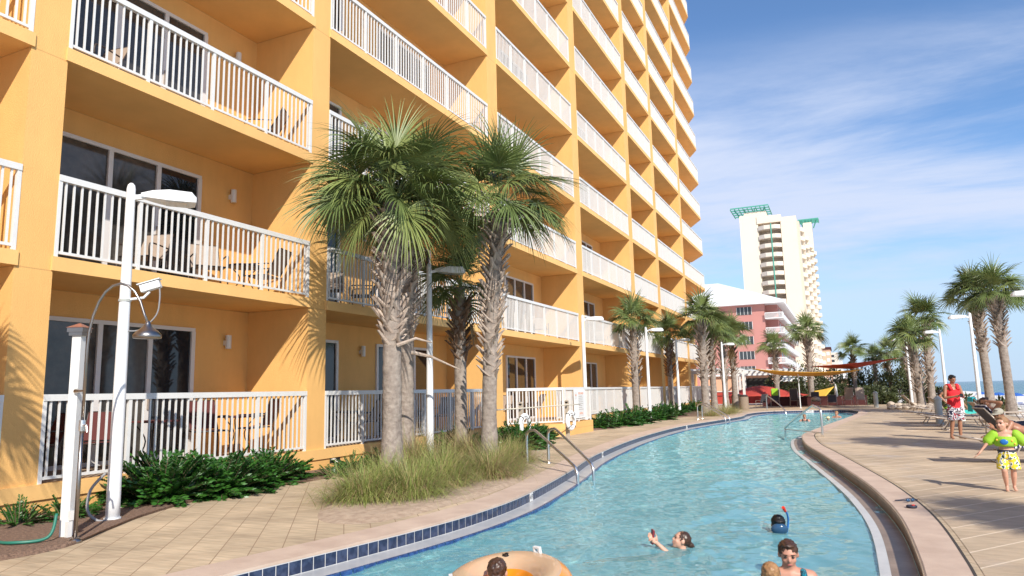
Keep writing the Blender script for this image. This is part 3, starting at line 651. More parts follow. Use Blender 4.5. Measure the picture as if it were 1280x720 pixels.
tag(mb.build('conduit', 'grey_tube', smooth=True), 'grey flexible conduit curling down beside the foot of the nearest lamp pole', 'conduit')
# shower post and shower
t = thing('shower_post', 'square white post with a copper cap beside the outdoor shower', 'post', (-7.92, 5.28, G))
MB().box((0, 0, 1.13), (0.102, 0.102, 2.26), rz=R(25)).build('post', 'white', t, bevel=0.006)
mb = MB(); rr = Matrix.Rotation(R(25), 3, 'Z')
for z0, z1, w0, w1 in ((2.25, 2.29, .12, .15), (2.29, 2.34, .165, .18)): mb.box((0, 0, (z0+z1)/2), (w1, w1, z1-z0), rz=R(25))
mb.build('cap_moulding', 'bronze', t)
mb = MB(); w = 0.1; vs = [rr @ Vector(p) for p in ((-w, -w, 2.342), (w, -w, 2.342), (w, w, 2.342), (-w, w, 2.342), (0, 0, 2.40))]; mb.add(vs, [(0, 1, 4), (1, 2, 4), (2, 3, 4), (3, 0, 4), (3, 2, 1, 0)]); mb.build('cap', 'copper', t)
mb = MB(); mb.box((0.08, -0.03, 0.1), (0.05, 0.05, 0.2)); mb.box((0.075, 0.0, 0.26), (0.05, 0.06, 0.1)); mb.build('junction_box', 'white', t)
t = thing('outdoor_shower', 'brushed metal outdoor shower with arched pipe and round head', 'shower', (-7.62, 5.18, G))
arc = [(0, 0, 0), (0, 0, 0.9)]
mb = MB(); mb.tube([(0, 0, 0), (0, 0, 1.25)], 0.022, 10); mb.lathe((0, 0, 0), [(0.07, 0), (0.065, 0.03), (0.03, 0.06)], 14); mb.build('riser', 'bronze', t, smooth=True)
dx, dy = 0.55, 0.32; pts = [(0, 0, 1.25), (0, 0, 2.1)]
for i in range(1, 13):
    a = math.pi*i/12; pts.append((dx*(1-math.cos(a))/2, dy*(1-math.cos(a))/2, 2.1+0.72*math.sin(a)*(1 if i < 7 else 1)))
pts.append((dx, dy, 2.36)); pts = [p for p in pts if not (p[2] < 2.35 and p[0] > .3)]; pts = [(x*1.0, y*1.0, z) for x, y, z in pts]
mb = MB(); mb.tube(pts, 0.015, 10); mb.build('arched_pipe', 'bronze', t, smooth=True)
mb = MB(); mb.lathe((dx, dy, 2.19), [(0.145, 0), (0.15, 0.02), (0.145, 0.045), (0.11, 0.085), (0.05, 0.13), (0.03, 0.17), (0.02, 0.2)], 24); mb.build('shower_head', 'bronze', t, smooth=True)
mb = MB(); mb.tube([(0, 0, 1.62), (-0.12, 0.03, 1.62), (-0.23, 0.06, 1.62)], [0.016, 0.016, 0.03], 10); mb.build('wall_bracket', 'bronze', t)
mb = MB(); mb.lathe((0, 0, 1.18), [(0.03, 0), (0.034, 0.05), (0.03, 0.12)], 12); mb.tube([(0, 0, 1.25), (0.1, -0.02, 1.24), (0.13, -0.03, 1.17)], 0.012, 8); mb.build('valve', 'steel', t)
mb = MB(); pts = [(-7.86, 5.12, -1.2), (-7.8, 5.0, -1.42), (-8.0, 4.75, -1.44), (-8.4, 4.75, -1.45), (-8.25, 4.45, -1.44), (-7.9, 4.5, -1.44), (-7.95, 4.3, -1.45), (-8.6, 4.2, -1.44), (-9.2, 4.4, -1.43), (-9.3, 4.1, -1.44), (-8.9, 3.8, -1.44)]
mb.tube(catmull([Vector(p) for p in pts], step=8), 0.017, 8); tag(mb.build('garden_hose', 'hose', smooth=True), 'green garden hose trailing over the mulch from the white shower post', 'hose')
# white drain pipe from the vent right of first column
mb = MB(); mb.tube(catmull([Vector(p) for p in [(-9.86, 12.15, -1.33), (-9.72, 12.13, -1.31), (-9.64, 12.1, -1.4), (-9.64, 12.1, -1.6)]], step=5), 0.02, 8); tag(mb.build('drain_pipe', 'white', smooth=True), 'thin white pipe bending out of a foundation vent right of the first column', 'pipe')

# ------------------------------------------------------------------ palms
def palm_leaf(mb, base, az, el, lp, lf, ns, w, droop, rnd, width_deg=118):
    d = Vector((math.cos(el)*math.cos(az), math.cos(el)*math.sin(az), math.sin(el))); p = Vector(base); pts = [p.copy()]
    side = Vector((-math.sin(az), math.cos(az), 0))
    for i in range(4):
        p = p+d*(lp/4); d = (d+Vector((0, 0, -0.05-0.10*droop))).normalized(); pts.append(p.copy())
    for i in range(4):
        a, b = pts[i], pts[i+1]; ww = 0.018-0.003*i
        n = side.cross(b-a).normalized()
        mb.add([a-side*ww, a+side*ww, b+side*ww*0.85, b-side*ww*0.85, a-n*0.015, b-n*0.012], [(0, 1, 2, 3), (0, 3, 5, 4), (1, 4, 5, 2)])
    tilt = rnd.uniform(8, 38) if d.z < 0.85 else rnd.uniform(0, 10)
    d = (Matrix.Rotation(-R(tilt), 3, side.cross(d).cross(d).normalized()) @ d) if False else (d*math.cos(R(tilt))+Vector((0, 0, -1))*math.sin(R(tilt))).normalized()
    side = (side-d*side.dot(d)).normalized(); nrm = side.cross(d).normalized()
    if nrm.z < 0: nrm = -nrm
    rl = R(rnd.uniform(-38, 38)); side, nrm = side*math.cos(rl)+nrm*math.sin(rl), nrm*math.cos(rl)-side*math.sin(rl)
    hub = p
    for i in range(ns):
        a = R(-width_deg+2*width_deg*(i+0.5)/ns+rnd.uniform(-2, 2)); ca, sa = math.cos(a), math.sin(a)
        L = lf*(0.70+0.30*ca)*rnd.uniform(0.88, 1.08)
        q = hub+d*(0.10*lf*max(0, ca)); v = (d*ca+side*sa+nrm*(0.22*abs(sa)+rnd.uniform(-.07, .07))).normalized()
        g = droop*rnd.uniform(0.75, 1.3); P = [q.copy()]; D = [v.copy()]
        for k in range(5):
            v = (v+Vector((0, 0, -g*0.13*(0.35+k*0.55)))).normalized(); q = q+v*(L/5); P.append(q.copy()); D.append(v.copy())
        ws = [0.35*w, w, 0.95*w, 0.7*w, 0.4*w, 0.05*w]; vs = []
        for k in range(6):
            s = D[k].cross(nrm)
            s = (s.normalized() if s.length > 1e-4 else side)*(ws[k]/2); f = nrm*(ws[k]*0.28)
            vs += [P[k]-s+f, P[k], P[k]+s+f]
        mb.add(vs, [f for k in range(5) for f in ((3*k, 3*k+1, 3*k+4, 3*k+3), (3*k+1, 3*k+2, 3*k+5, 3*k+4))])
def palm(loc, label, H, seed, r0=0.2, boots=(0.4, 1.0), nleaf=30, lp=0.75, lf=0.95, ns=34, w=0.034, lean=(0, 0), boot_r=1.0, flowers=False, dry=0, name='palm_tree', boot_mat='boot', group='sabal palms round the pool', leafmat='frond', ragged=0.0, hang=0.4):
    rnd = random.Random(seed); t = thing(name, label, 'palm tree', loc, 0, group)
    ax = lambda u: Vector((lean[0]*u*u*H*0.5, lean[1]*u*u*H*0.5, u*H))
    mb = MB(); n = 14; N = int(H/0.09); vs = []
    for i in range(N+1):
        u = i/N; c = ax(u); rr = r0*(1.28-0.34*min(1, u*6) if u < 0.17 else 0.94-0.10*u); ring = 1+0.025*math.sin(i*2.1)+rnd.uniform(-.012, .012)
        for k in range(n):
            a = 2*math.pi*k/n; rk = rr*ring*(1+0.03*math.sin(3*a+seed+u*3)); vs.append((c.x+rk*math.cos(a), c.y+rk*math.sin(a), c.z))
    mb.add(vs, [(i*n+k, i*n+(k+1) % n, (i+1)*n+(k+1) % n, (i+1)*n+k) for i in range(N) for k in range(n)] + [tuple(N*n+k for k in range(n))])
    tr = mb.build('trunk', 'bark', t, smooth=True)
    # criss-cross stubs of old leaf bases
    z0, z1 = boots[0]*H, boots[1]*H-0.35; nb = int((z1-z0)*(38 if ns > 24 else 24)); mb = MB(); ga = 2.39996
    for i in range(nb):
        u = (z0+(z1-z0)*i/nb)/H; c = ax(u); a = i*ga; rr = r0*0.9; fl = boot_r*(0.75+0.35*(i/nb))
        out = Vector((math.cos(a), math.sin(a), 0)); sd = Vector((-math.sin(a), math.cos(a), 0))
        L = rnd.uniform(0.30, 0.48)*fl*min(1.05, r0/0.17); sk = (1 if i % 2 else -1)*rnd.uniform(0.45, 0.85); W0 = 0.05*(r0/0.17)*fl
        b = c+out*rr*0.92; m1 = b+Vector((0, 0, 0.42*L))+out*0.085*fl+sd*sk*0.45*L*0.8; e = b+Vector((0, 0, 0.86*L))+out*(0.16+rnd.uniform(0, .09))*fl+sd*sk*L*0.8
        T = 0.045
        vs = []
        for p, ww in ((b-sd*sk*0.05, W0*1.25), (m1, W0*0.95), (e, W0*0.62)):
            vs += [p-sd*ww, p+sd*ww, p+sd*ww*0.8-out*T, p-sd*ww*0.8-out*T, p+out*0.012]
        fs = []
        for k in (0, 5): fs += [(k, k+4, k+9, k+5), (k+4, k+1, k+6, k+9), (k+1, k+2, k+7, k+6), (k+2, k+3, k+8, k+7), (k+3, k, k+5, k+8)]
        fs += [(10, 14, 11, 12, 13)]
        mb.add(vs, fs)
    if nb: mb.build('leaf_bases', boot_mat, tr)
    top = ax(1.0); mb = MB(); mb2 = MB()
    for i in range(nleaf):
        u = (i+0.5)/nleaf; az = i*ga+rnd.uniform(-.25, .25); el = R(86-80*u**0.95+rnd.uniform(-18, 18))
        b = top+Vector((0, 0, 0.12-0.34*u)) + Vector((math.cos(az), math.sin(az), 0))*0.07
        s = rnd.uniform(0.86, 1.1)*(1-ragged*rnd.random())
        palm_leaf(mb if i % 3 else mb2, b, az, el, lp*s*rnd.uniform(0.62, 1.12), lf*s*rnd.uniform(.88, 1.08), ns, w, (0.62+hang*u+rnd.uniform(-.2, .3)), rnd)
    cr = mb.build('crown', leafmat, t); mb2.build('young_leaves', 'frond2', cr)
    if dry:
        mb = MB()
        for i in range(dry): az = rnd.uniform(0, 6.28); palm_leaf(mb, top+Vector((0, 0, -0.45)), az, R(rnd.uniform(-75, -40)), lp*0.7, lf*0.8, ns, w*0.8, 1.5, rnd, 70)
        mb.build('dead_leaves', 'frond_dry', cr)
    if flowers:
        for i in range(int(flowers)):
            az = rnd.uniform(0, 6.28); mb = MB(); s = top+Vector((0, 0, -0.1)); v = Vector((math.cos(az), math.sin(az), 0.35)).normalized()
            p = s.copy()
            for k in range(14):
                v = (v+Vector((0, 0, -0.09))).normalized(); p = p+v*0.07
                for j in range(5 if k > 3 else 0):
                    c = p+Vector((rnd.uniform(-.11, .11), rnd.uniform(-.11, .11), rnd.uniform(-.12, .04))); r = rnd.uniform(0.006, 0.013)
                    mb.add([c+Vector((r*2, 0, 0)), c+Vector((-r, r*1.7, 0)), c+Vector((-r, -r*1.7, 0)), c+Vector((0, 0, r*3)), c-Vector((0, 0, r*3))], [(0, 1, 3), (1, 2, 3), (2, 0, 3), (1, 0, 4), (2, 1, 4), (0, 2, 4)])
            mb.build('flower_stalk', 'seed', cr)
    return t
P1 = palm((-7.43, 10.85, G), 'stout foreground palm with a criss-cross trunk, left one of the pair in the grass', 5.08, 11, r0=0.19, boots=(0.46, 1.0), nleaf=40, lp=1.0, lf=1.2, ns=44, w=0.034, boot_r=0.92, flowers=8, lean=(-0.01, 0), hang=0.55)
P2 = palm((-8.25, 12.55, G), 'palm standing just behind the stoutest foreground palm, trunk half hidden by it', 5.55, 12, r0=0.175, boots=(0.47, 1.0), nleaf=32, lp=0.95, lf=1.15, ns=40, w=0.034, boot_r=.9, lean=(0.01, 0.0), hang=0.5)
P3 = palm((-7.95, 14.36, G), 'shortest near palm with a shaggy brown trunk, behind the white lamp', 3.95, 13, r0=0.155, boots=(0.56, 1.0), nleaf=22, lp=0.6, lf=0.8, ns=32, w=0.034, boot_mat='boot_brown', boot_r=0.95, flowers=4, dry=2)
P4 = palm((-6.68, 13.25, G), 'leaning pale palm on the right of the near group, crown touching its neighbours', 5.36, 14, r0=0.165, boots=(0.33, 1.0), nleaf=36, lp=0.98, lf=1.2, ns=42, w=0.034, boot_r=.85, lean=(0.125, 0.02), flowers=3, hang=0.5)
# old hanging stubs on the first two palms
for loc, pts, lab in [((-7.43, 10.85, 0), [(-7.25, 10.75, 0.88), (-6.95, 10.9, 1.0), (-6.7, 11.05, 0.92)], 'grey'), ]:
    mb = MB(); mb.tube(pts, [0.04, 0.025, 0.01], 7); q = [(-7.95, 12.3, 0.85), (-7.6, 12.5, 0.75), (-7.15, 12.9, 0.48)]
    o = mb.build('old_leaf_stub', 'boot', P1, world=True)
    mb = MB(); mb.tube(q, [0.045, 0.03, 0.01], 7); mb.build('old_leaf_stub', 'boot', P2, world=True)
# middle distance: two prototypes copied
protoA = palm((-9.0, 33.6, G), 'palm with a criss-cross trunk between two white lamps, in front of the orange columns', 4.7, 21, r0=0.2, boots=(0.35, 1), nleaf=26, lp=0.75, lf=0.95, ns=24, w=0.055)
protoB = palm((-9.1, 41.8, G), 'dark shaggy palm directly behind a white lamp at the last orange columns', 4.6, 22, r0=0.18, boots=(0.45, 1), nleaf=24, lp=0.75, lf=0.95, ns=24, w=0.055, dry=2, boot_mat='boot_brown')
MID = [(protoA, (-6.85, 40.0, G), 0.4, 'full palm at the left bank, front left of the close pair by the second ladder', 1.12),
 (protoB, (-6.75, 42.3, G), 1.9, 'palm on the left bank, rear right of the close pair by the second ladder', 1.06),
 (protoA, (-7.0, 48.5, G), 2.7, 'palm with a pale criss-cross trunk just left of the wooden bin', 1.02),
 (protoB, (-6.7, 50.8, G), 3.6, 'palm with a smooth grey trunk rising right behind the wooden bin', 1.1),
 (protoA, (-4.55, 58.5, G), 4.4, 'shaded palm left of the tall thin pole, under the yellow sail', 0.94),
 (protoA, (-2.15, 59.5, G), 5.3, 'tall palm right of the thin pole, crown in front of the cream tower', 1.16),
 (protoB, (0.95, 62.5, G), 0.9, 'palm at the right end of the yellow sail above the dark chairs', .9),
 (protoA, (2.5, 64.0, G), 1.4, 'palm in the dark thicket just right of the yellow sail end', 0.76),
 (protoB, (3.4, 62.0, G), 2.2, 'palm in the dark thicket behind the rubble pile', 0.84),
 (protoA, (4.5, 58.0, G), 2.9, 'palm at the right end of the thicket beside the farthest beach lamp', 1.0),
 (protoB, (4.7, 66, G), 3.9, 'low palm at the beach side of the thicket', 0.8)]
for p, l, a, lab, s in MID: clone(p, l, a, lab, s)
R1p = palm((4.0, 46.5, G), 'palm leaning left behind the loungers, left one of the middle pair by the beach', 4.0, 31, r0=0.22, boots=(0.2, 1), nleaf=26, lp=0.75, lf=0.95, ns=24, w=0.055, lean=(-0.1, 0), boot_r=1.1)
R2p = palm((4.75, 48.5, G), 'upright palm behind the loungers, right one of the middle pair by the beach', 5.2, 32, r0=0.21, boots=(0.25, 1), nleaf=28, lp=0.8, lf=1.0, ns=24, w=0.055, boot_r=1.1)
R3p = palm((6.35, 40.5, G), 'tall palm on the right against the sea, left one of the right-hand pair', 5.62, 33, r0=0.205, boots=(0.5, 1), nleaf=38, lp=0.8, lf=0.98, ns=30, w=0.05, lean=(-0.06, 0), boot_r=1.0)
R4p = palm((6.72, 38.0, G), 'tall palm on the right against the sea, right one of the right-hand pair', 5.35, 34, r0=0.2, boots=(0.55, 1), nleaf=36, lp=0.8, lf=0.98, ns=30, w=0.05, lean=(-0.05, 0), boot_r=1.0)
# palms outside the frame whose shade falls on deck and wall
clone(R3p, (6.9, 14.9, G), 1.2, 'palm beside the deck on the beach side, right of the boy with armbands')
clone(R4p, (7.4, 3.6, G), 2.2, 'palm beside the near deck on the beach side, outside the photo')
clone(R3p, (7.6, 23.5, G), 3.0, 'palm behind the sunbathers on the beach side, outside the photo')
clone(protoA, (-7.4, 1.6, G), 1.0, 'palm in the mulch left of the green hose, outside the photo', 1.0)

# ------------------------------------------------------------------ shrubs and grasses
def leaf_quad(mb, p, d, L, w, rnd):
    s = d.cross(Vector((rnd.uniform(-1, 1), rnd.uniform(-1, 1), rnd.uniform(0.2, 1)))).normalized()*w
    mb.add([p, p+d*L*0.45+s, p+d*L, p+d*L*0.45-s], [(0, 1, 2, 3)])
def frond_shrub(name, loc, rx, ry, h, label, seed, nf=60, m='shrub', group='low green shrubs along the building', cat='shrub'):
    rnd = random.Random(seed); t = thing(name, label, cat, loc, 0, group); mb = MB(); st = MB()
    for i in range(nf):
        az = rnd.uniform(0, 6.283); rr = math.sqrt(rnd.random()); b = Vector((rx*0.62*rr*math.cos(az), ry*0.62*rr*math.sin(az), 0))
        el = R(rnd.uniform(35, 88)-34*rr); d = Vector((math.cos(az+rnd.uniform(-.5, .5))*math.cos(el), math.sin(az+rnd.uniform(-.5, .5))*math.cos(el), math.sin(el)))
        L = h*rnd.uniform(0.85, 1.12)*(1.12-0.25*rr); p = b.copy(); n = 17; pts = [p.copy()]
        for k in range(n):
            d = (d+Vector((0, 0, -0.04))).normalized(); p = p+d*L/n; pts.append(p.copy()); sd = d.cross(Vector((0, 0, 1)))
            if sd.length < 0.05: sd = Vector((1, 0, 0))
            sd.normalize()
            if k > 1:
                ll = (0.10-0.05*abs(k/n-0.5))*(h/0.6)
                for sgn in (-1, 1):
                    for q in (0, 0.5): leaf_quad(mb, p-d*q*L/n, (sd*sgn+d*0.65+Vector((0, 0, rnd.uniform(0, .4)))).normalized(), ll*rnd.uniform(.8, 1.15), 0.016*(h/0.6), rnd)
        st.tube(pts[::3], 0.005, 4)
    mb.build('foliage', m, t); st.build('stems', 'twig', t); return t
S = [((-9.35, 7.75), .5, .62, .70, 'large dark green shrub behind the nearest lamp pole, under the first balcony railing'),
 ((-9.15, 8.55), .55, .62, .66, 'middle of the three joined green shrubs under the first balcony railing'),
 ((-9.35, 9.8), .42, .7, .58, 'right-hand shrub of the joined row, ending before the first orange column'),
 ((-8.4, 19.0), .6, .9, .6, 'bright green shrub below the left life ring post'),
 ((-7.9, 17.2), .55, .7, .65, 'bright green shrub just right of the leaning pale palm trunk'),
 ((-8.9, 21.3), .4, .5, .42, 'small shrub between the two life ring posts'),
 ((-8.6, 15.4), .55, .7, .6, 'green shrub between the shaggy palm and the leaning palm')]
for i, (p, rx, ry, h, lab) in enumerate(S): frond_shrub('green_shrub', (p[0], p[1], G), rx, ry, h, lab, 40+i, 230)
for i, (p, h, lab) in enumerate([((-8.75, 10.9), .28, 'small grey-green shrub at the foot of the joined row'), ((-9.2, 12.0), .34, 'small bush under the white drain pipe'), ((-9.0, 12.9), .4, 'dark bush behind the stoutest palm trunk'),
     ((-9.3, 6.2), .32, 'sparse small plant between shower and lamp pole'), ((-9.3, 5.6), .3, 'sparse small plant right of the white shower post'), ((-9.45, 4.0), .36, 'little bush at the lower left by the hose')]):
    frond_shrub('small_bush', (p[0], p[1], G), .3, .3, h, lab, 70+i, 60, group='small bushes at the wall foot')
for i, (x, y, s, lab) in enumerate([(-8.9, 27.2, .75, 'low grey-green shrub right after the terrace corner'), (-8.6, 29.0, .95, 'first big dark shrub of the bed beyond the terrace'), (-8.5, 31.0, 1.0, 'second big dark shrub of the bed beyond the terrace'),
     (-8.3, 34.6, 1.0, 'dark round shrub right of the rough palm trunk'), (-8.6, 38.2, .9, 'very dark shrub near the pergola post'), (-9.0, 43.5, .8, 'shrub by the last orange column'), (-8.6, 46.2, .9, 'bright shrub left of the bin, beyond the last column')]):
    frond_shrub('green_shrub', (x, y, G), s*0.85, s*1.0, 0.78*s, lab, 90+i, 150)
def grass(loc, r, h, label, seed, n=900, dry=0.3):
    rnd = random.Random(seed); t = thing('ornamental_grass', label, 'grass clump', loc, 0, 'ornamental grass clumps beside the pool'); A = MB(); B = MB()
    for i in range(n):
        az = rnd.uniform(0, 6.283); rr = abs(rnd.gauss(0, 0.36))*r; p = Vector((rr*math.cos(az), rr*math.sin(az), 0)); a2 = az+rnd.uniform(-.7, .7)
        lean = rnd.uniform(0.15, 1.5); d = Vector((math.cos(a2)*lean, math.sin(a2)*lean, 1)).normalized(); L = h*rnd.uniform(0.6, 1.3); w = rnd.uniform(0.0025, 0.005)
        s = Vector((-math.sin(a2+rnd.uniform(-1, 1)), math.cos(a2), 0)).normalized(); vs = []
        g = rnd.uniform(0.16, 0.36)
        for k in range(6):
            ww = w*(1-0.17*k); vs += [p-s*ww, p+s*ww]; d = (d+Vector((0, 0, -g*(0.5+0.35*k)))).normalized(); p = p+d*L/5
        (B if rnd.random() < dry else A).add(vs, [(2*k, 2*k+1, 2*k+3, 2*k+2) for k in range(5)])
    A.build('green_blades', 'grassA', t); B.build('dry_blades', 'grassB', t); return t
GR = [(-6.3, 8.5, .62, .62, 'ornamental grass clump at the front left corner of the bed', .25), (-5.85, 9.0, .62, .64, 'wide grass clump nearest the pool edge, front middle', .3), (-6.9, 9.9, .6, .62, 'tall green grass clump just left of the stoutest palm trunk', .2),
 (-6.05, 10.2, .66, .60, 'green grass clump right in front of the stoutest palm trunk', .3), (-6.6, 11.2, .75, .76, 'grass clump at the foot of the lamp pole between the palms', .35), (-5.75, 11.4, .66, .62, 'brownish grass clump right of centre in the bed', .6),
 (-6.1, 12.4, .66, .7, 'grass clump at the foot of the leaning palm', .5), (-7.7, 12.0, .6, .95, 'feathery brown grass clump between the two stout palm trunks', .8), (-6.5, 13.9, .6, .62, 'last grass clump of the near bed, towards the ladder', .45), (-7.3, 13.6, .6, .95, 'wispy brown grass clump behind the lamp pole', .8),
 (-6.3, 38.3, .9, .7, 'pale grass clump at the foot of the close pair of palms', .5), (-5.9, 40.6, .9, .75, 'pale grass clump beside the second pool ladder', .5), (-6.0, 43.2, .9, .7, 'pale grass clump left of the wooden bin', .5)]
for i, (x, y, r, h, lab, dr) in enumerate(GR): grass((x, y, G+0.02), r, h, lab, 120+i, 2300 if y < 20 else 700, dr)
def bush(loc, rx, ry, rz, label, seed, n=900, m='shrub_dk', ls=0.2, group='dense bushes behind the pool chairs'):
    rnd = random.Random(seed); t = thing('dense_bush', label, 'bush', loc, 0, group); mb = MB(); cl = [(Vector((rnd.uniform(-.7, .7)*rx, rnd.uniform(-.7, .7)*ry, rnd.uniform(.25, .8)*rz)), rnd.uniform(.25, .5)) for _ in range(14)]
    for i in range(n):
        c, s = rnd.choice(cl); v = Vector((rnd.gauss(0, 1), rnd.gauss(0, 1), rnd.gauss(0, 1))).normalized()
        p = c+Vector((v.x*rx, v.y*ry, v.z*rz))*s*rnd.uniform(.75, 1.0); p.z = max(p.z, 0.02); d = (v+Vector((rnd.uniform(-.6, .6), rnd.uniform(-.6, .6), rnd.uniform(-.2, .6)))).normalized()
        leaf_quad(mb, p, d, ls*rnd.uniform(.7, 1.5), ls*0.22, rnd)
    mb.build('foliage', m, t); st = MB()
    for c, s in cl[:7]: st.tube([(0, 0, 0), tuple(c*0.5), tuple(c)], [0.05, 0.035, 0.015], 5)
    st.build('stems', 'twig', t); return t
BU = [(-4.2, 63.5, 1.7, 1.2, 2.4, 'green bush behind the shaded palm left of the thin pole'), (-2.0, 64, 1.8, 1.2, 2.9, 'tall tangled bush behind the thin pole'), (0.0, 65, 1.7, 1.3, 2.7, 'dark bush left of the small white-roofed hut'), (2.0, 64.5, 1.6, 1.3, 2.9, 'dark bush right of the small white-roofed hut'),
 (3.4, 60.5, 1.5, 1.2, 2.6, 'dark bush behind the rubble pile'), (4.6, 62, 1.4, 1.2, 2.3, 'brown-green bush at the beach end of the thicket'), (2.3, 58.0, 1.2, .9, 1.2, 'low bush right behind the grey pillar post'), (5.6, 60, 1.2, 1.0, 1.2, 'low bush at the foot of the farthest beach lamp'), (-0.6, 61.6, 1.3, 1.0, 1.4, 'low dark bush behind the empty upright chairs')]
for i, b in enumerate(BU): bush((b[0], b[1], G), b[2], b[3], b[4], b[5], 200+i, 2600)
# sea oats and dune plants on the beach side
for i, (x, y, s, m, lab) in enumerate([(8.0, 36.5, .8, 'shrub_dk', 'green dune plant at the foot of the right-hand palm pair'), (8.9, 38.8, .9, 'shrub_dk', 'green dune plant between the right-hand palms'), (9.2, 35.0, .8, 'shrub_dk', 'green dune plant at the right edge'),
      (7.4, 44.8, .7, 'shrub_dk', 'dune plant left of the right-hand palms'), (6.9, 52, .7, 'shrub_dk', 'dune plant near the middle palm pair')]):
    bush((x, y, terrain_h(x, y)-.05), s, s, s*0.9, lab, 230+i, 260, m, 0.3, 'green dune plants')
for i, (x, y) in enumerate([(7.2, 30.5), (7.9, 32.5), (8.6, 30.0), (6.9, 42.5), (7.3, 47), (6.4, 50), (8.0, 55), (9.0, 46), (9.4, 41.5)]):
    g = grass((x, y, terrain_h(x, y)-.03), .9, .75, 'dry sea oats tuft, number %d from the right edge of the beach side' % (i+1), 250+i, 260, .75); g['group'] = 'sea oats on the dune'
    g['label'] = ['dry dune grass right of the nearest beach lamp', 'dry dune grass behind the white bollard', 'dry dune grass at the right edge of the photo', 'dry dune grass left of the right-hand palms', 'dry dune grass between the middle and right palm pairs', 'dry dune grass behind the upright palm of the middle pair', 'dry dune grass past the middle palm pair towards the sea', 'dry dune grass seaward of the left of the right-hand palms', 'dry dune grass seaward of the right of the right-hand palms'][i]

# ------------------------------------------------------------------ people
HT = bpy.data.textures.new('hair', 'CLOUDS'); HT.noise_scale = 0.018; HT.noise_depth = 2
def remesh(o, vox, it=5):
    r = o.modifiers.new('remesh', 'REMESH'); r.mode = 'VOXEL'; r.voxel_size = vox; r.use_smooth_shade = True
    s = o.modifiers.new('smooth', 'SMOOTH'); s.iterations = it; s.factor = 0.5
    return o
def frame3(up, side):
    z = up.normalized(); x = (side-z*side.dot(z)).normalized(); y = z.cross(x); return Matrix((x, y, z)).transposed()
def V(*a): return Vector(a)
def hand(mb, wr, d, side, s, curl=0.5, thumb=1):
    d = d.normalized(); side = (side-d*side.dot(d)).normalized(); n = d.cross(side)
    pc = wr+d*0.30*s; mb.ell(pc, (0.22*s, 0.30*s, 0.11*s), rot=Matrix((side, d, n)).transposed(), nu=12, nv=8)
    for i, (o, L) in enumerate(((-0.16, 0.36), (-0.055, 0.43), (0.05, 0.40), (0.15, 0.31))):
        a = wr+d*0.52*s+side*o*s; r = 0.047*s; pts = [a]; v = d.copy()
        for k in range(3): v = (v*math.cos(curl*0.6)+n*math.sin(curl*0.6)).normalized() if k else (v+n*curl*0.3).normalized(); pts.append(pts[-1]+v*L*s*(0.42-0.08*k)); 
        for p, q in zip(pts, pts[1:]): mb.cap(p, r, q, r*0.9, 8)
    a = wr+d*0.2*s-side*0.18*s*thumb; b = a+(-side*0.18*thumb+d*0.18+n*0.06)*s; c = b+(d*0.2+n*0.08)*s
    mb.cap(a, 0.07*s, b, 0.055*s, 8); mb.cap(b, 0.055*s, c, 0.045*s, 8)
def head(mb, c, f, u, s):
    f = f.normalized(); u = (u-f*u.dot(f)).normalized(); x = f.cross(u); rot = Matrix((x, f, u)).transposed(); P = lambda a, b, d: c+x*a*s+f*b*s+u*d*s
    mb.ell(P(0, -0.05, 0.12), (0.335*s, 0.41*s, 0.38*s), rot, 18, 12); mb.ell(P(0, 0.08, -0.12), (0.27*s, 0.31*s, 0.33*s), rot, 16, 10)
    mb.ell(P(0, 0.20, -0.36), (0.14*s, 0.14*s, 0.12*s), rot, 12, 8); mb.cap(P(0, 0.355, 0.05), 0.035*s, P(0, 0.43, -0.09), 0.062*s, 8)
    for k in (-1, 1):
        mb.ell(P(0.345*k, -0.04, -0.02), (0.045*s, 0.08*s, 0.12*s), rot, 10, 8); mb.ell(P(0.15*k, 0.25, -0.11), (0.12*s, 0.1*s, 0.1*s), rot, 10, 8)
    mb.ell(P(0, 0.33, -0.24), (0.10*s, 0.07*s, 0.06*s), rot, 10, 8); mb.ell(P(0, 0.29, 0.13), (0.24*s, 0.10*s, 0.07*s), rot, 12, 8)
    return P, rot
def face(P, rot, s, par, eyes=True, smile=False):
    for k in (-1, 1):
        if eyes: MB().ell(P(0.135*k, 0.355, 0.035), (0.06*s, 0.03*s, 0.032*s), rot, 10, 8).build('eye', 'eye', par, smooth=True)
        MB().ell(P(0.14*k, 0.385, 0.135), (0.09*s, 0.02*s, 0.018*s), rot, 8, 6).build('eyebrow', 'hair_brn', par)
    MB().ell(P(0, 0.395, -0.24), (0.105*s if smile else 0.085*s, 0.025*s, 0.026*s), rot, 10, 6).build('mouth', 'lips', par, smooth=True)
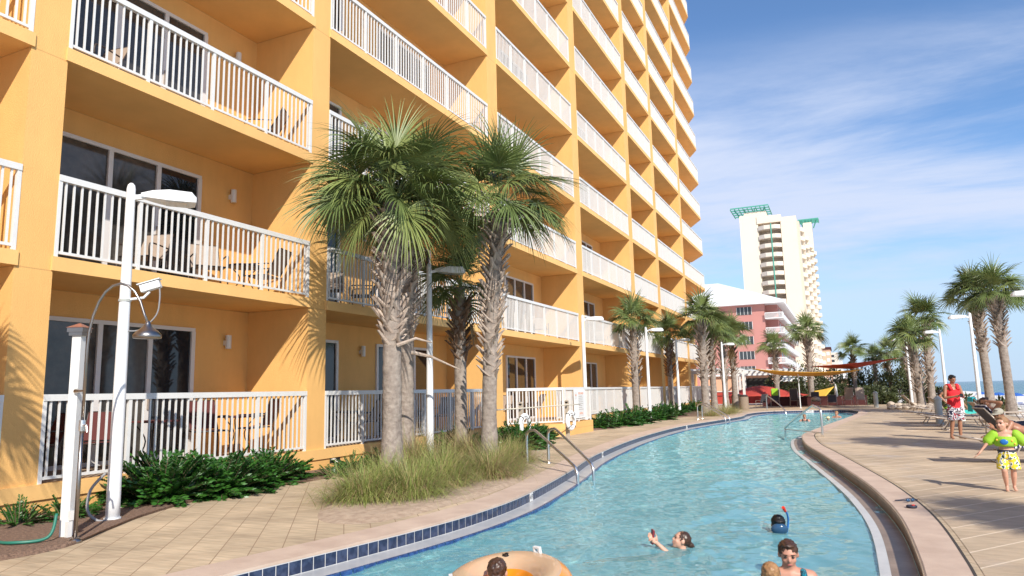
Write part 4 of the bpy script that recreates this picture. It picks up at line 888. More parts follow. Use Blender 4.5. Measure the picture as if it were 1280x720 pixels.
def figure(t, J, H, skin, vox, head_s=None, face_dir=V(0, -1, 0), head_up=V(0, 0, 1), fat=1.0, hair=None, hair_m='hair_blk', legs=True, arms=True, curl=0.5, smile=False, hands=True, feet=True, heads=True, child=False):
    hs = head_s or H*0.133; mb = MB(); g = {k: Vector(v) for k, v in J.items()}
    side = g['shR']-g['shL']; up = g['chest']-g['pelvis']; fr = frame3(up, side); f = fat
    mb.ell(g['pelvis'], (0.092*H*f, 0.066*H*f, 0.075*H), fr, 16, 10); m = (g['pelvis']+g['chest'])/2; mb.ell(m, (0.082*H*f, 0.06*H*f, 0.11*H), fr, 16, 10)
    mb.ell(g['chest'], (0.102*H*f, 0.066*H*f, 0.10*H), fr, 16, 10); nb = (g['shR']+g['shL'])/2
    mb.cap(g['shL'], 0.034*H*f, nb+(nb-g['chest'])*0.1, 0.042*H*f); mb.cap(g['shR'], 0.034*H*f, nb+(nb-g['chest'])*0.1, 0.042*H*f)
    hc = g['head']; mb.cap(nb, 0.038*H*f, nb.lerp(hc, 0.65), 0.031*H*f**0.5)
    if arms:
        for k in 'LR':
            mb.cap(g['sh'+k], 0.032*H*f, g['el'+k], 0.0235*H*f); mb.cap(g['el'+k], 0.024*H*f, g['wr'+k], 0.0155*H)
            if hands:
                d = g.get('hd'+k, g['wr'+k]-g['el'+k]); sd = g.get('hs'+k, V(0, -1, 0)); hand(mb, g['wr'+k], d, sd, hs*0.78/0.9*0.9, curl, 1)
    if legs:
        for k in 'LR':
            mb.cap(g['hip'+k], 0.052*H*f, g['kn'+k], 0.033*H*f); mb.cap(g['kn'+k], 0.032*H*f, g['kn'+k].lerp(g['an'+k], .3), 0.034*H*f); mb.cap(g['kn'+k].lerp(g['an'+k], .3), 0.034*H*f, g['an'+k], 0.020*H)
            if feet:
                toe = g['toe'+k]; hl = g['an'+k]*1.0; dd = (toe-hl); mb.cap(hl+V(0, 0, -0.02*H)-dd*0.2, 0.022*H, hl.lerp(toe, .6), 0.022*H); mb.ell(toe, (0.026*H, 0.03*H, 0.014*H), nu=10, nv=8)
    P, rot = head(mb, hc, face_dir, head_up, hs)
    b = mb.build('body', skin, t); remesh(b, vox)
    face(P, rot, hs, b, smile=smile)
    if hair:
        h = MB(); s = hs
        if hair == 'short':
            h.ell(P(0, -0.085, 0.17), (0.365*s, 0.42*s, 0.375*s), rot, 18, 12); h.ell(P(0, 0.15, 0.42), (0.25*s, 0.2*s, 0.09*s), rot, 14, 8); h.ell(P(0, -0.3, -0.1), (0.26*s, 0.18*s, 0.2*s), rot, 14, 8)
        elif hair == 'long':
            h.ell(P(0, -0.09, 0.15), (0.375*s, 0.44*s, 0.39*s), rot, 18, 12); h.ell(P(0, -0.33, -0.25), (0.31*s, 0.2*s, 0.42*s), rot, 14, 10)
            for k in (-1, 1): h.ell(P(0.31*k, -0.1, -0.1), (0.1*s, 0.2*s, 0.28*s), rot, 12, 8)
        elif hair == 'swept':
            h.ell(P(0, -0.10, 0.15), (0.37*s, 0.42*s, 0.375*s), rot, 18, 12); h.ell(P(0, -0.5, -0.02), (0.13*s, 0.35*s, 0.14*s), rot, 12, 8)
        o = h.build('hair', hair_m, b, smooth=True); remesh(o, 0.02*s/0.2*0.45 if s > .1 else 0.01, 1); dm = o.modifiers.new('strands', 'DISPLACE'); dm.texture = HT; dm.strength = 0.022*s/0.2; dm.mid_level = 0.5
    return b, P, rot
def stand(H, **kw):
    J = dict(pelvis=(0, 0, .53*H), chest=(0, 0, .72*H), shL=(.105*H, 0, .81*H), shR=(-.105*H, 0, .81*H), head=(0, -.01*H, .93*H), hipL=(.052*H, 0, .51*H), hipR=(-.052*H, 0, .51*H),
        knL=(.055*H, -.01*H, .28*H), knR=(-.055*H, -.01*H, .28*H), anL=(.055*H, .01*H, .045*H), anR=(-.055*H, .01*H, .045*H), toeL=(.065*H, -.085*H, .018*H), toeR=(-.065*H, -.085*H, .018*H),
        elL=(.125*H, .01*H, .63*H), elR=(-.125*H, .01*H, .63*H), wrL=(.13*H, -.03*H, .485*H), wrR=(-.13*H, -.03*H, .485*H))
    J.update({k: tuple(c*H for c in v) for k, v in kw.items()}); return J
def frus(mb, a, ra, b, rb, sy=1.0, n=16):
    a, b = Vector(a), Vector(b); d = (b-a).normalized(); x = V(1, 0, 0)-d*d.x; x.normalize(); y = d.cross(x); vs = []
    for c, r in ((a, ra), (b, rb)):
        for k in range(n): t = 2*math.pi*k/n; vs.append(c+x*r*math.cos(t)+y*r*sy*math.sin(t))
    mb.add(vs, [(k, (k+1) % n, n+(k+1) % n, n+k) for k in range(n)]+[tuple(range(n-1, -1, -1)), tuple(range(n, 2*n))])
def loft(rings, n=20):
    mb = MB(); vs = []
    for (cx, cy, cz), rx, ry in rings:
        for k in range(n): t = 2*math.pi*k/n; vs.append((cx+rx*math.cos(t), cy+ry*math.sin(t), cz))
    N = len(rings); mb.add(vs, [(i*n+k, i*n+(k+1) % n, (i+1)*n+(k+1) % n, (i+1)*n+k) for i in range(N-1) for k in range(n)]+[tuple(range(n-1, -1, -1)), tuple((N-1)*n+k for k in range(n))]); return mb

# man in the red tank top, standing and looking down at a phone
Hm = 1.68; t = thing('person', 'man in a red tank top and floral shorts standing on the deck with a phone', 'person', (2.65, 22.1, G+0.004), R(22), 'people by the pool')
J = stand(Hm, elL=(.145, -.02, .645), wrL=(.075, -.135, .655), elR=(-.145, -.03, .64), wrR=(-.05, -.14, .66), hdL=(-.6, -.6, .1), hdR=(.6, -.6, .1), hsL=(0, 0, 1), hsR=(0, 0, 1), head=(0, -.025, .925), anR=(-.075, .03, .045), toeR=(-.1, -.06, .018))
J['hdL'] = (-.5, -.7, .15); J['hdR'] = (.5, -.7, .15); J['hsL'] = (0, 0, 1); J['hsR'] = (0, 0, 1)
b, P, rot = figure(t, J, Hm, 'skin_tan', 0.012, face_dir=V(.25, -1, -.42), hair='short', hair_m='hair_blk', curl=1.0, fat=.93)
mb = loft([((0, 0, .47*Hm), .100*Hm, .078*Hm), ((0, 0, .55*Hm), .098*Hm, .076*Hm), ((0, 0, .64*Hm), .096*Hm, .073*Hm), ((0, 0, .72*Hm), .110*Hm, .078*Hm), ((0, 0, .765*Hm), .106*Hm, .074*Hm)])
for s in (-1, 1): mb.tube([(s*.055*Hm, .07*Hm, .75*Hm), (s*.065*Hm, .03*Hm, .838*Hm), (s*.062*Hm, -.03*Hm, .838*Hm), (s*.05*Hm, -.072*Hm, .76*Hm)], .026*Hm, 8)
o = mb.build('tank_top', 'tank_red', t); remesh(o, 0.011, 3)
mb = loft([((0, 0, .43*Hm), .105*Hm, .08*Hm), ((0, 0, .55*Hm), .098*Hm, .074*Hm)])
for s, k in ((1, 'L'), (-1, 'R')): frus(mb, (s*.05*Hm, 0, .47*Hm), .07*Hm, (s*.064*Hm, -.003, .29*Hm), .066*Hm)
o = mb.build('swim_shorts', 'shorts_man', t); remesh(o, 0.011, 2)
hand_p = Vector(J['wrR'])
ph = thing('phone', 'dark red phone held by the man in the red tank top', 'phone', (0, 0, 0)); rz = Matrix.Rotation(R(22), 4, 'Z'); c = rz @ V(0.02*Hm, -.20*Hm, .675*Hm); ph.location = (2.65+c.x, 22.1+c.y, G+c.z)
MB().box((0, 0, 0), (0.085, 0.16, 0.012), rot=Matrix.Rotation(R(35), 3, 'X')).build('phone_body', 'phone', ph, bevel=0.004); MB().box((0, -0.003, 0.009), (0.072, 0.14, 0.003), rot=Matrix.Rotation(R(35), 3, 'X')).build('screen', 'black', ph)

# boy with armbands running towards the viewer
Hk = 1.0; t = thing('person', 'small boy in yellow patterned shorts and lime armband vest walking on the deck', 'person', (1.98, 11.85, G+0.004), R(-8), 'people by the pool')
J = stand(Hk, elR=(-.20, -.03, .66), wrR=(-.29, -.06, .545), elL=(.19, .05, .67), wrL=(.26, .04, .56), knR=(-.055, -.07, .28), anR=(-.045, .02, .055), toeR=(-.045, -.07, .02), knL=(.05, -.02, .27), anL=(.04, .06, .06), toeL=(.05, -.02, .022), head=(-.02, -.015, .905), shL=(.115, 0, .775), shR=(-.115, 0, .775), chest=(0, 0, .69))
b, P, rot = figure(t, J, Hk, 'skin', 0.009, head_s=0.20, face_dir=V(-.55, -1, 0.02), hair='short', hair_m='hair_sand', fat=1.1, curl=0.35, smile=True)
mb = loft([((0, 0, .60), .125, .098), ((0, 0, .63), .14, .112), ((0, 0, .70), .142, .114), ((0, 0, .735), .128, .098)])
o = mb.build('float_vest', 'lime', t); remesh(o, 0.01, 4)
for s in (-1, 1):
    mb = MB(); a = V(s*.125, 0, .765); bb = V(s*.195, 0.0, .675); mb.cap(a, .062, bb, .072, 14); o = mb.build('armband', 'lime', t); remesh(o, 0.01, 3)
mb = MB(); mb.ell((-.02, -.108, .665), (.048, .014, .038), nu=18, nv=10); mb.build('vest_badge', 'snorkel', t, smooth=True)
mb = MB()
for x, z, r in ((.07, .68, .016), (-.1, .69, .014), (.1, .64, .014)): mb.ell((x, -.098 if abs(x) < .08 else -.085, z), (r, .012, r), nu=10, nv=6)
mb.build('vest_dots', 'yellow_cloth', t, smooth=True)
mb = loft([((0, 0, .44), .112, .09), ((0, 0, .535), .105, .082)])
for s in (-1, 1): frus(mb, (s*.052, 0, .46), .075, (s*.066, -.03, .29), .077)
o = mb.build('swim_shorts', 'shorts_kid', t); remesh(o, 0.009, 2)
mb = loft([((0, 0, .53), .110, .086), ((0, 0, .556), .108, .084)]); mb.build('waistband', 'ink', t); mb = MB(); mb.tube([(-.01, -.09, .54), (-.03, -.1, .5), (-.02, -.1, .46)], .005, 6); mb.tube([(.01, -.09, .54), (.025, -.1, .5), (.02, -.1, .45)], .005, 6); mb.build('drawstring', 'white', t)

# ------------------------------------------------------------------ loungers
def chaise(name, label, loc, rz, back=50, fabric='sling', group='sun loungers on the deck'):
    t = thing(name, label, 'sun lounger', loc, rz, group); h = 0.36; w = 0.30; L = 1.25; Lb = 0.72; a = R(back); by = (-Lb*math.cos(a), h+Lb*math.sin(a))
    mb = MB()
    for s in (-1, 1):
        mb.tube(catmull([V(L, s*w, h-0.02), V(L-.05, s*w, h), V(0.6, s*w, h), V(0.05, s*w, h), V(0, s*w, h)], step=3), .017, 8)
        mb.tube([(-0.25, s*(w+.02), h), (0.1, s*(w+.02), h)], .016, 8)
    mb.tube([(L, -w, h-0.02), (L, w, h-0.02)], .017, 8); mb.tube([(-0.25, -w-.02, h), (-0.25, w+.02, h)], .015, 8); mb.build('frame', 'frame_tan', t, smooth=True)
    mb = MB()
    for s in (-1, 1): mb.tube([(0, s*w, h), (by[0], s*w, by[1])], .016, 8)
    mb.tube([(by[0], -w, by[1]), (by[0], w, by[1])], .016, 8); mb.tube([(by[0]*.5, -w, h+(by[1]-h)*.5), (-0.25, -w, h)], .011, 6); mb.tube([(by[0]*.5, w, h+(by[1]-h)*.5), (-0.25, w, h)], .011, 6)
    mb.build('back_frame', 'frame_tan', t, smooth=True)
    for x0, x1 in ((0.18, -0.12), (L-.32, L-.02)):
        mb = MB(); mb.tube(catmull([V(x0, -w-.01, h-.01), V((x0*.4+x1*.6), -w-.03, 0.04), V(x1, -w-.03, 0.018), V(x1, w+.03, 0.018), V((x0*.4+x1*.6), w+.03, 0.04), V(x0, w+.01, h-.01)], step=4), .017, 8); mb.build('leg', 'frame_tan', t, smooth=True)
    def sling(pts):
        m = MB(); A = []; B = []
        for x, z in pts: A.append((x, -w+.012, z)); B.append((x, w-.012, z))
        m.strip(A, B); return m
    mb = sling([(L*(1-i/10), h+.006-.02*math.sin(math.pi*i/10)) for i in range(11)]); o = mb.build('seat_sling', fabric, t); sm = o.modifiers.new('s', 'SOLIDIFY'); sm.thickness = 0.006
    mb = sling([(by[0]*i/8, h+.006+(by[1]-h)*i/8-.02*math.sin(math.pi*i/8)) for i in range(9)]); o = mb.build('back_sling', fabric, t); sm = o.modifiers.new('s', 'SOLIDIFY'); sm.thickness = 0.006
    return t
C1 = chaise('sun_lounger', 'sun lounger under the nearer man who rests with his arms behind his head', (3.1, 18.5, G+.004), R(12), 50, 'sling_dk')
C2 = chaise('sun_lounger', 'sun lounger spread with a navy and white towel, nearest the boy with armbands', (2.6, 15.8, G+.004), R(8), 10, 'sling_dk')
C3 = chaise('sun_lounger', 'flat empty tan sun lounger right behind the man in red', (2.9, 26.2, G+.004), R(4), 8)
LG = [((3.0, 28.2, G+.004), R(5), 'flat empty tan sun lounger second behind the man in red'), ((2.7, 30.6, G+.004), R(3), 'flat empty tan sun lounger in front of the grey pillar bollard'),
 ((3.3, 35.2, G+.004), R(6), 'empty tan sun lounger between grey bollard and rubble pile'), ((3.2, 37.8, G+.004), R(6), 'farther empty tan sun lounger beside the rubble pile')]
for l, r, lab in LG: clone(C3, l, r, lab)
C4 = chaise('sun_lounger', 'sun lounger with raised back holding the person in dark green', (3.6, 33.0, G+.004), R(6), 48)
C5 = clone(C4, (3.15, 40.6, G+.004), R(10), 'sun lounger with raised back left of the leaning palm'); C6 = clone(C4, (3.8, 24.2, G+.004), R(6), 'sun lounger with raised back at the right of the man in red')
C7 = clone(C4, (4.7, 30.8, G+.004), R(6), 'sun lounger by the white bollard, turquoise towel over it')
# towels
def drape(name, pts, w, m, label, loc, rz, cat='towel', hang=0.12, group=None):
    mb = MB(); A = [(x, -w, z) for x, z in pts]; B = [(x, w, z) for x, z in pts]; mb.strip(A, B); mb.strip([(x, -w-.015, z-hang*(0.7+0.3*math.sin(i*1.7))) for i, (x, z) in enumerate(pts)], A); mb.strip(B, [(x, w+.015, z-hang*(0.8+0.2*math.sin(i*2.3))) for i, (x, z) in enumerate(pts)])
    o = mb.build(name, m); o.location = loc; o.rotation_euler = (0, 0, rz); s = o.modifiers.new('s', 'SOLIDIFY'); s.thickness = 0.01; tag(o, label, cat, group); return o
drape('beach_towel', [(1.3, .3), (1.22, .385), (.8, .38), (.4, .375), (.05, .385)], .30, 'towel_navy', 'navy and white beach towel spread over the lounger beside the boy', (2.6, 15.8, G+.004), R(8))
drape('beach_towel', [(.3, .385), (0.02, .39), (-.14, .60), (-.28, .80), (-.41, .98), (-.44, .9)], .27, 'towel_navy', 'striped navy towel over the raised back behind the man with arms behind his head', (3.1, 18.5, G+.004), R(12), hang=0.03)
drape('beach_towel', [(.35, .39), (0.02, .40), (-.2, .62), (-.44, .92), (-.50, .9), (-.52, .4)], .31, 'turq', 'turquoise towel hanging from a lounger back behind the man in red', (4.7, 30.8, G+.004), R(6), hang=0.06)
drape('beach_towel', [(1.2, .385), (.8, .375), (.4, .375), (.05, .38)], .33, 'teal_cloth', 'pale teal towel under the person in dark green', (3.6, 33.0, G+.004), R(6), hang=0.14)
# man with arms behind head (reclining)
t = thing('person', 'tanned man reclining on a lounger with both arms folded behind his head', 'person', (3.1, 18.5, G+.004), R(12), 'people by the pool'); H = 1.75
J = dict(pelvis=(.14, 0, .49), chest=(-.12, 0, .73), shL=(-.22, -.19, .86), shR=(-.22, .19, .86), head=(-.31, 0, 1.02), hipL=(.22, -.1, .5), hipR=(.22, .1, .5), knL=(.66, -.12, .60), knR=(.64, .13, .5), anL=(1.02, -.12, .46), anR=(1.08, .13, .45), toeL=(1.12, -.13, .56), toeR=(1.18, .14, .55),
     elL=(-.17, -.40, 1.03), elR=(-.17, .40, 1.03), wrL=(-.38, -.18, 1.07), wrR=(-.38, .18, 1.07))
J['hdL'] = (-.2, .5, -.1); J['hdR'] = (-.2, -.5, -.1); J['hsL'] = (0, 0, 1); J['hsR'] = (0, 0, 1)
b, P, rot = figure(t, J, H, 'skin_tan', 0.012, face_dir=V(.9, -.15, .1), head_up=V(-.3, 0, 1), hair='short', hair_m='hair_brn', curl=0.8)
mb = MB(); fr = frame3(V(-.24, 0, .29), V(0, 1, 0)); mb.ell((.16, 0, .515), (.175, .125, .14), fr); 
for y in (-.11, .11): mb.cap(V(.2, y, .51), .1, V(.5, y*1.1, .55), .08)
o = mb.build('swim_shorts', 'ink', t); remesh(o, .013, 2)
MB().box(P(0, .33, .03), (.012, .15, .04)).build('sunglasses', 'black', t)
# second sunbather, propped on elbows facing right
t = thing('person', 'tanned person in a khaki cap sunbathing on the towel lounger behind the boy', 'person', (2.6, 15.8, G+.004), R(8), 'people by the pool'); H = 1.7
J = dict(pelvis=(.55, 0, .50), chest=(.20, 0, .62), shL=(.10, -.19, .72), shR=(.10, .19, .72), head=(-.02, 0, .86), hipL=(.62, -.09, .48), hipR=(.62, .09, .48), knL=(1.02, -.1, .45), knR=(1.02, .12, .45), anL=(1.38, -.1, .46), anR=(1.38, .12, .46), toeL=(1.46, -.1, .40), toeR=(1.46, .12, .40),
     elL=(-.08, -.34, .50), elR=(-.02, .3, .46), wrL=(-.16, -.12, .62), wrR=(-.2, .1, .48))
J['hdL'] = (-.1, .3, .4); J['hdR'] = (-.4, -.2, 0); J['hsL'] = (1, 0, 0); J['hsR'] = (0, 1, 0)
b, P, rot = figure(t, J, H, 'skin_tan', 0.012, face_dir=V(-.7, -.7, -.2), hair='short', hair_m='hair_brn', curl=0.7)
mb = MB(); mb.ell(P(0, -.05, .26), (.085, .105, .075), rot, 16, 10); mb.ell(P(0, .38, .22), (.07, .1, .012), rot, 14, 8); mb.build('cap', 'capgrey', t, smooth=True)
mb = MB(); mb.ell((.56, 0, .505), (.17, .175, .125)); mb.cap(V(.62, -.09, .485), .1, V(.8, -.1, .47), .085); mb.cap(V(.62, .09, .485), .1, V(.8, .1, .47), .085); o = mb.build('swim_shorts', 'ink', t); remesh(o, .013, 2)
# person in dark green on the farther lounger
t = thing('person', 'dark-haired person in a dark green top sitting on a far lounger, knees up', 'person', (3.6, 33.0, G+.004), R(6), 'people by the pool'); H = 1.6
J = dict(pelvis=(.12, 0, .50), chest=(-.06, 0, .76), shL=(-.1, -.18, .88), shR=(-.1, .18, .88), head=(-.06, 0, 1.08), hipL=(.2, -.09, .5), hipR=(.2, .09, .5), knL=(.55, -.12, .78), knR=(.56, .12, .76), anL=(.8, -.12, .43), anR=(.82, .12, .43), toeL=(.93, -.12, .40), toeR=(.95, .12, .40), elL=(.05, -.26, .68), elR=(.05, .26, .68), wrL=(.28, -.2, .74), wrR=(.28, .2, .72))
b, P, rot = figure(t, J, H, 'skin_tan', 0.016, face_dir=V(.9, -.4, -.1), hair='long', hair_m='hair_blk', curl=0.8)
fr = frame3(V(-.18, 0, .26), V(0, 1, 0)); mb = MB(); mb.ell((-.04, 0, .73), (.175, .125, .17), fr); mb.ell((.08, 0, .56), (.155, .115, .14), fr); o = mb.build('top', 'shrub_dk', t); remesh(o, .015, 3)
mb = MB(); mb.cap(V(.18, -.09, .5), .09, V(.4, -.11, .67), .075); mb.cap(V(.18, .09, .5), .09, V(.4, .11, .65), .075); mb.ell((.13, 0, .5), (.15, .16, .11)); o = mb.build('shorts', 'lime', t); remesh(o, .015, 2)

# ------------------------------------------------------------------ swimmers
def swimmer(label, loc, rz, H, skin, hair, hair_m, face_dir=V(0, -1, 0), hs=None, J=None, vox=0.009, fat=1.0, smile=False, head_up=V(0, 0, 1), curl=.5, arms=True):
    # loc is the head centre; the body hangs below it in the water
    t = thing('person', label, 'person', loc, rz, 'people in the pool'); B = stand(H); c = Vector(B['head'])
    J0 = {k: tuple(Vector(v)-c) for k, v in B.items()}
    for k, s in (('L', 1), ('R', -1)): J0['el'+k] = (s*.20*H, -.06*H, -.24*H); J0['wr'+k] = (s*.22*H, -.20*H, -.30*H)
    if J: J0.update(J)
    b, P, rot = figure(t, J0, H, skin, vox, head_s=hs, face_dir=face_dir, hair=hair, hair_m=hair_m, fat=fat, smile=smile, head_up=head_up, curl=curl, arms=arms, feet=True)
    return t, b, P, rot, J0
Hh = 1.62; s = .235
t, b, P, rot, J = swimmer('woman with short brown hair in a teal print swimsuit smiling in the water', (-0.56, 7.02, -1.50), R(12), Hh, 'skin_red', 'short', 'hair_brn', V(-.05, -1, -.18), hs=s, fat=1.25, smile=True,
   J=dict(hipL=(.08, .1, -.62), hipR=(-.08, .1, -.62), pelvis=(0, .06, -.6), knL=(.1, .0, -.98), knR=(-.1, .0, -.98), anL=(.1, .2, -1.14), anR=(-.1, .2, -1.14), toeL=(.12, .1, -1.2), toeR=(-.12, .1, -1.2)))
mb = MB(); mb.ell((0, -.005, -.36), (.218, .155, .18)); mb.ell((0, .04, -.58), (.21, .15, .17))
for k in (-1, 1): mb.tube([(k*.13, -.15, -.30), (k*.115, -.12, -.205), (k*.11, -.03, -.135), (k*.11, .07, -.15), (k*.1, .14, -.3)], .03, 8)
o = mb.build('swimsuit', 'suit_woman', t); remesh(o, .009, 3)
t, b, P, rot, J = swimmer('blonde child seen from behind, facing the smiling woman in the water', (-0.69, 6.68, -1.60), R(190), 1.15, 'skin', 'long', 'hair_bld', V(.1, -1, 0), hs=.20, J=dict(knL=(.06, -.05, -.72), knR=(-.06, -.05, -.72), anL=(.06, .1, -1.0), anR=(-.06, .1, -1.0), toeL=(.07, .02, -1.06), toeR=(-.07, .02, -1.06)))
# snorkeller
t, b, P, rot, J = swimmer('swimmer with dark hair, blue diving mask and a red-tipped snorkel', (-0.80, 8.98, -1.60), R(10), 1.5, 'skin_tan', 'short', 'hair_blk', V(.05, -1, -.5), hs=.215, J=dict(pelvis=(0, .45, -.42), chest=(0, .22, -.28), shL=(.15, .12, -.2), shR=(-.15, .12, -.2), hipL=(.07, .5, -.44), hipR=(-.07, .5, -.44), knL=(.08, .85, -.55), knR=(-.08, .85, -.5), anL=(.08, 1.15, -.6), anR=(-.08, 1.15, -.55), toeL=(.08, 1.3, -.62), toeR=(-.08, 1.3, -.58), elL=(.4, .1, -.22), elR=(-.42, .1, -.17), wrL=(.6, -.05, -.25), wrR=(-.62, .02, -.16)))
mb = MB(); mb.ell(P(0, .34, .02), (.095, .055, .07), rot, 16, 10); mb.build('diving_mask', 'mask_blue', b, smooth=True)
c0 = P(-.36, .25, -.28); mb = MB(); mb.tube(catmull([P(-.1, .42, -.3), c0, P(-.46, .1, .0), P(-.5, -.02, .4), P(-.42, .05, .8), P(-.32, .12, 1.02)], step=5), .011, 8); sn = mb.build('snorkel', 'snorkel', b, smooth=True)
mb = MB(); mb.tube([P(-.33, .11, .98), P(-.2, .2, 1.28)], [.015, .018], 10); mb.build('snorkel_tip', 'tip_red', sn)
# girl holding a phone above the water
t, b, P, rot, J = swimmer('girl lying back in the water, holding up a dark red phone', (-1.70, 7.88, -1.615), R(-62), 1.35, 'skin', 'swept', 'hair_brn', V(0, -1, .45), hs=.20, head_up=V(0, .45, 1), J=dict(pelvis=(0, -.3, -.45), chest=(0, -.06, -.28), shL=(.13, .02, -.17), shR=(-.13, .02, -.17), hipL=(.06, -.36, -.46), hipR=(-.06, -.36, -.46), knL=(.07, -.7, -.45), knR=(-.07, -.68, -.5), anL=(.07, -.95, -.5), anR=(-.07, -.93, -.55), toeL=(.07, -1.05, -.48), toeR=(-.07, -1.03, -.5), elL=(.12, -.16, -.12), wrL=(.06, -.27, -.01), elR=(-.13, -.15, -.12), wrR=(-.02, -.27, -.02)), curl=.9)
ph = thing('waterproof_phone', 'dark red waterproof phone held up by the girl in the water', 'phone', (-1.70-.27*math.sin(R(62))-.03, 7.88-.27*math.cos(R(62))-.02, -1.565), R(-62))
MB().box((0, 0, 0), (.085, .02, .15), rot=Matrix.Rotation(R(-8), 3, 'X')).build('phone_body', 'phone', ph, bevel=.006); MB().box((0, .0125, 0), (.066, .003, .12), rot=Matrix.Rotation(R(-8), 3, 'X')).build('screen', 'black', ph)
# far swimmers
t, b, P, rot, J = swimmer('woman in a black swimsuit standing in the water behind the grab rail', (-1.72, 36.4, -1.47), R(5), 1.6, 'skin_red', 'short', 'hair_sand', V(.1, -1, 0), vox=.016, fat=1.2)
mb = MB(); mb.ell((0, 0, -.35), (.225, .15, .19)); 
for k in (-1, 1): mb.tube([(k*.1, -.14, -.28), (k*.1, -.03, -.13), (k*.1, .1, -.28)], .035, 8)
o = mb.build('swimsuit', 'suit_blk', t); remesh(o, .014, 3)
t, b, P, rot, J = swimmer('swimmer in a pale yellow cap low in the water by the curb tip', (-0.72, 36.9, -1.60), R(20), 1.4, 'skin_red', None, None, V(-.3, -1, 0), vox=.016)
mb = MB(); mb.ell(P(0, -.04, .24), (.085, .1, .07), rot, 16, 10); mb.ell(P(0, .36, .2), (.07, .08, .012), rot, 12, 8); mb.build('cap', 'capyel', b, smooth=True)
t, b, P, rot, J = swimmer('red-haired swimmer with bare shoulders at the far right corner of the pool', (-0.37, 39.8, -1.45), R(-20), 1.6, 'skin_red', 'short', 'hair_bld', V(-.4, -1, 0), vox=.016)

# inflatable ring and its riders
t = thing('inflatable_ring', 'clear and orange inflatable ring with white valves at the bottom edge of the photo', 'pool float', (-2.56, 5.34, -1.585), R(35)); t.rotation_euler = (R(5), R(-8), R(35))
def torus(Rx, Ry, r, nu=40, nv=16, a0=0, a1=2*math.pi, zsc=1.0):
    mb = MB(); vs = []
    for i in range(nu):
        u = 2*math.pi*i/nu
        for k in range(nv+1):
            v = a0+(a1-a0)*k/nv; q = r*math.cos(v); vs.append(((Rx+q)*math.cos(u), (Ry+q)*math.sin(u), r*zsc*math.sin(v)))
    m = nv+1; mb.add(vs, [(i*m+k, ((i+1) % nu)*m+k, ((i+1) % nu)*m+k+1, i*m+k+1) for i in range(nu) for k in range(nv)]); return mb
torus(.38, .44, .17, a0=R(62), a1=R(150)).build('clear_upper_half', 'clear', t, smooth=True)
torus(.38, .44, .17, a0=R(-210), a1=R(62)).build('orange_lower_half', 'orange', t, smooth=True)
for a in (35, 175):
    x, y = .42*math.cos(R(a)), .48*math.sin(R(a)); mb = MB(); mb.box((x, y, .165), (.075, .03, .02), rz=R(a+90)); mb.box((x-.028*math.sin(R(a)), y+.028*math.cos(R(a)), .185), (.016, .03, .045), rz=R(a+90)); mb.box((x+.028*math.sin(R(a)), y-.028*math.cos(R(a)), .185), (.016, .03, .045), rz=R(a+90)); mb.box((x, y, .21), (.07, .03, .012), rz=R(a+90)); mb.build('valve_tab', 'white', t)
JJ = dict(knL=(.06, -.2, -.75), knR=(-.06, -.2, -.75), anL=(.06, .0, -1.0), anR=(-.06, .0, -1.0), toeL=(.07, -.1, -1.06), toeR=(-.07, -.1, -1.06))
swimmer('person with wet brown hair leaning in the inflatable ring, seen from behind', (-2.66, 5.38, -1.45), R(200), 1.4, 'skin', 'short', 'hair_brn', V(0, -1, -.1), hs=.22, J=dict(JJ, elL=(.23, -.1, -.14), wrL=(.2, -.3, -.1), elR=(-.26, .02, -.16), wrR=(-.3, -.2, -.12)))
swimmer('black-haired child inside the inflatable ring with one arm raised over the tube', (-2.72, 5.72, -1.47), R(150), 1.2, 'skin_red', 'short', 'hair_blk', V(.2, -1, -.1), hs=.19, J=dict(JJ, elL=(.2, -.06, -.1), wrL=(.27, -.2, -.03), elR=(-.2, -.06, -.16), wrR=(-.28, -.16, -.14)))

# ------------------------------------------------------------------ rails and pool kit
def ladder(label, A, Bp, group='stainless rails at the pool edge', top=0.72):
    A = [Vector(p) for p in A]; Bp = [Vector(p) for p in Bp]; base = (A[0]+A[1])/2
    t = thing('pool_ladder', label, 'pool ladder', (base.x, base.y, G), 0, group)
    for a, b in zip(A, Bp):
        d = (b-a); pts = [V(a.x, a.y, G), V(a.x, a.y, G+top*.72), V(a.x+d.x*.03, a.y+d.y*.03, G+top*.93), V(a.x+d.x*.14, a.y+d.y*.14, G+top), V(a.x+d.x*.27, a.y+d.y*.27, G+top*.93), V(a.x+d.x*.86, a.y+d.y*.86, G+.22), V(b.x-d.x*.02, b.y-d.y*.02, G+.08), V(b.x, b.y, G-.12), V(b.x, b.y, -2.3)]
        mb = MB(); mb.tube(catmull(pts, step=5), .028, 10); r = mb.build('rail', 'steel', t, smooth=True, world=True)
        mb = MB(); mb.lathe((a.x, a.y, G), [(.05, .002), (.045, .015), (.026, .02)], 14); mb.build('flange', 'steel', t, world=True)
    for z in (-1.85, -2.1): 
        mb = MB(); mb.beam((Bp[0].x, Bp[0].y, z), (Bp[1].x, Bp[1].y, z), .07, .03); mb.build('step', 'white', t, world=True)
ladder('stainless pool ladder rails nearest the viewer, at the left edge before the life rings', [(-5.95, 13.5), (-5.72, 14.1)], [(-4.42, 12.25), (-4.32, 12.85)])
ladder('second stainless pool ladder, in front of the close pair of palms', [(-6.35, 34.7), (-6.25, 35.3)], [(-4.95, 33.8), (-4.85, 34.4)])
def grab(name, label, pts, r=.032):
    mb = MB(); mb.tube(catmull([Vector(p) for p in pts], step=6), r, 10); return mb
t = thing('grab_rail', 'large stainless grab rail at the tip of the curb between water and deck', 'grab rail', (-.72, 23.0, G), 0, 'stainless rails at the pool edge')
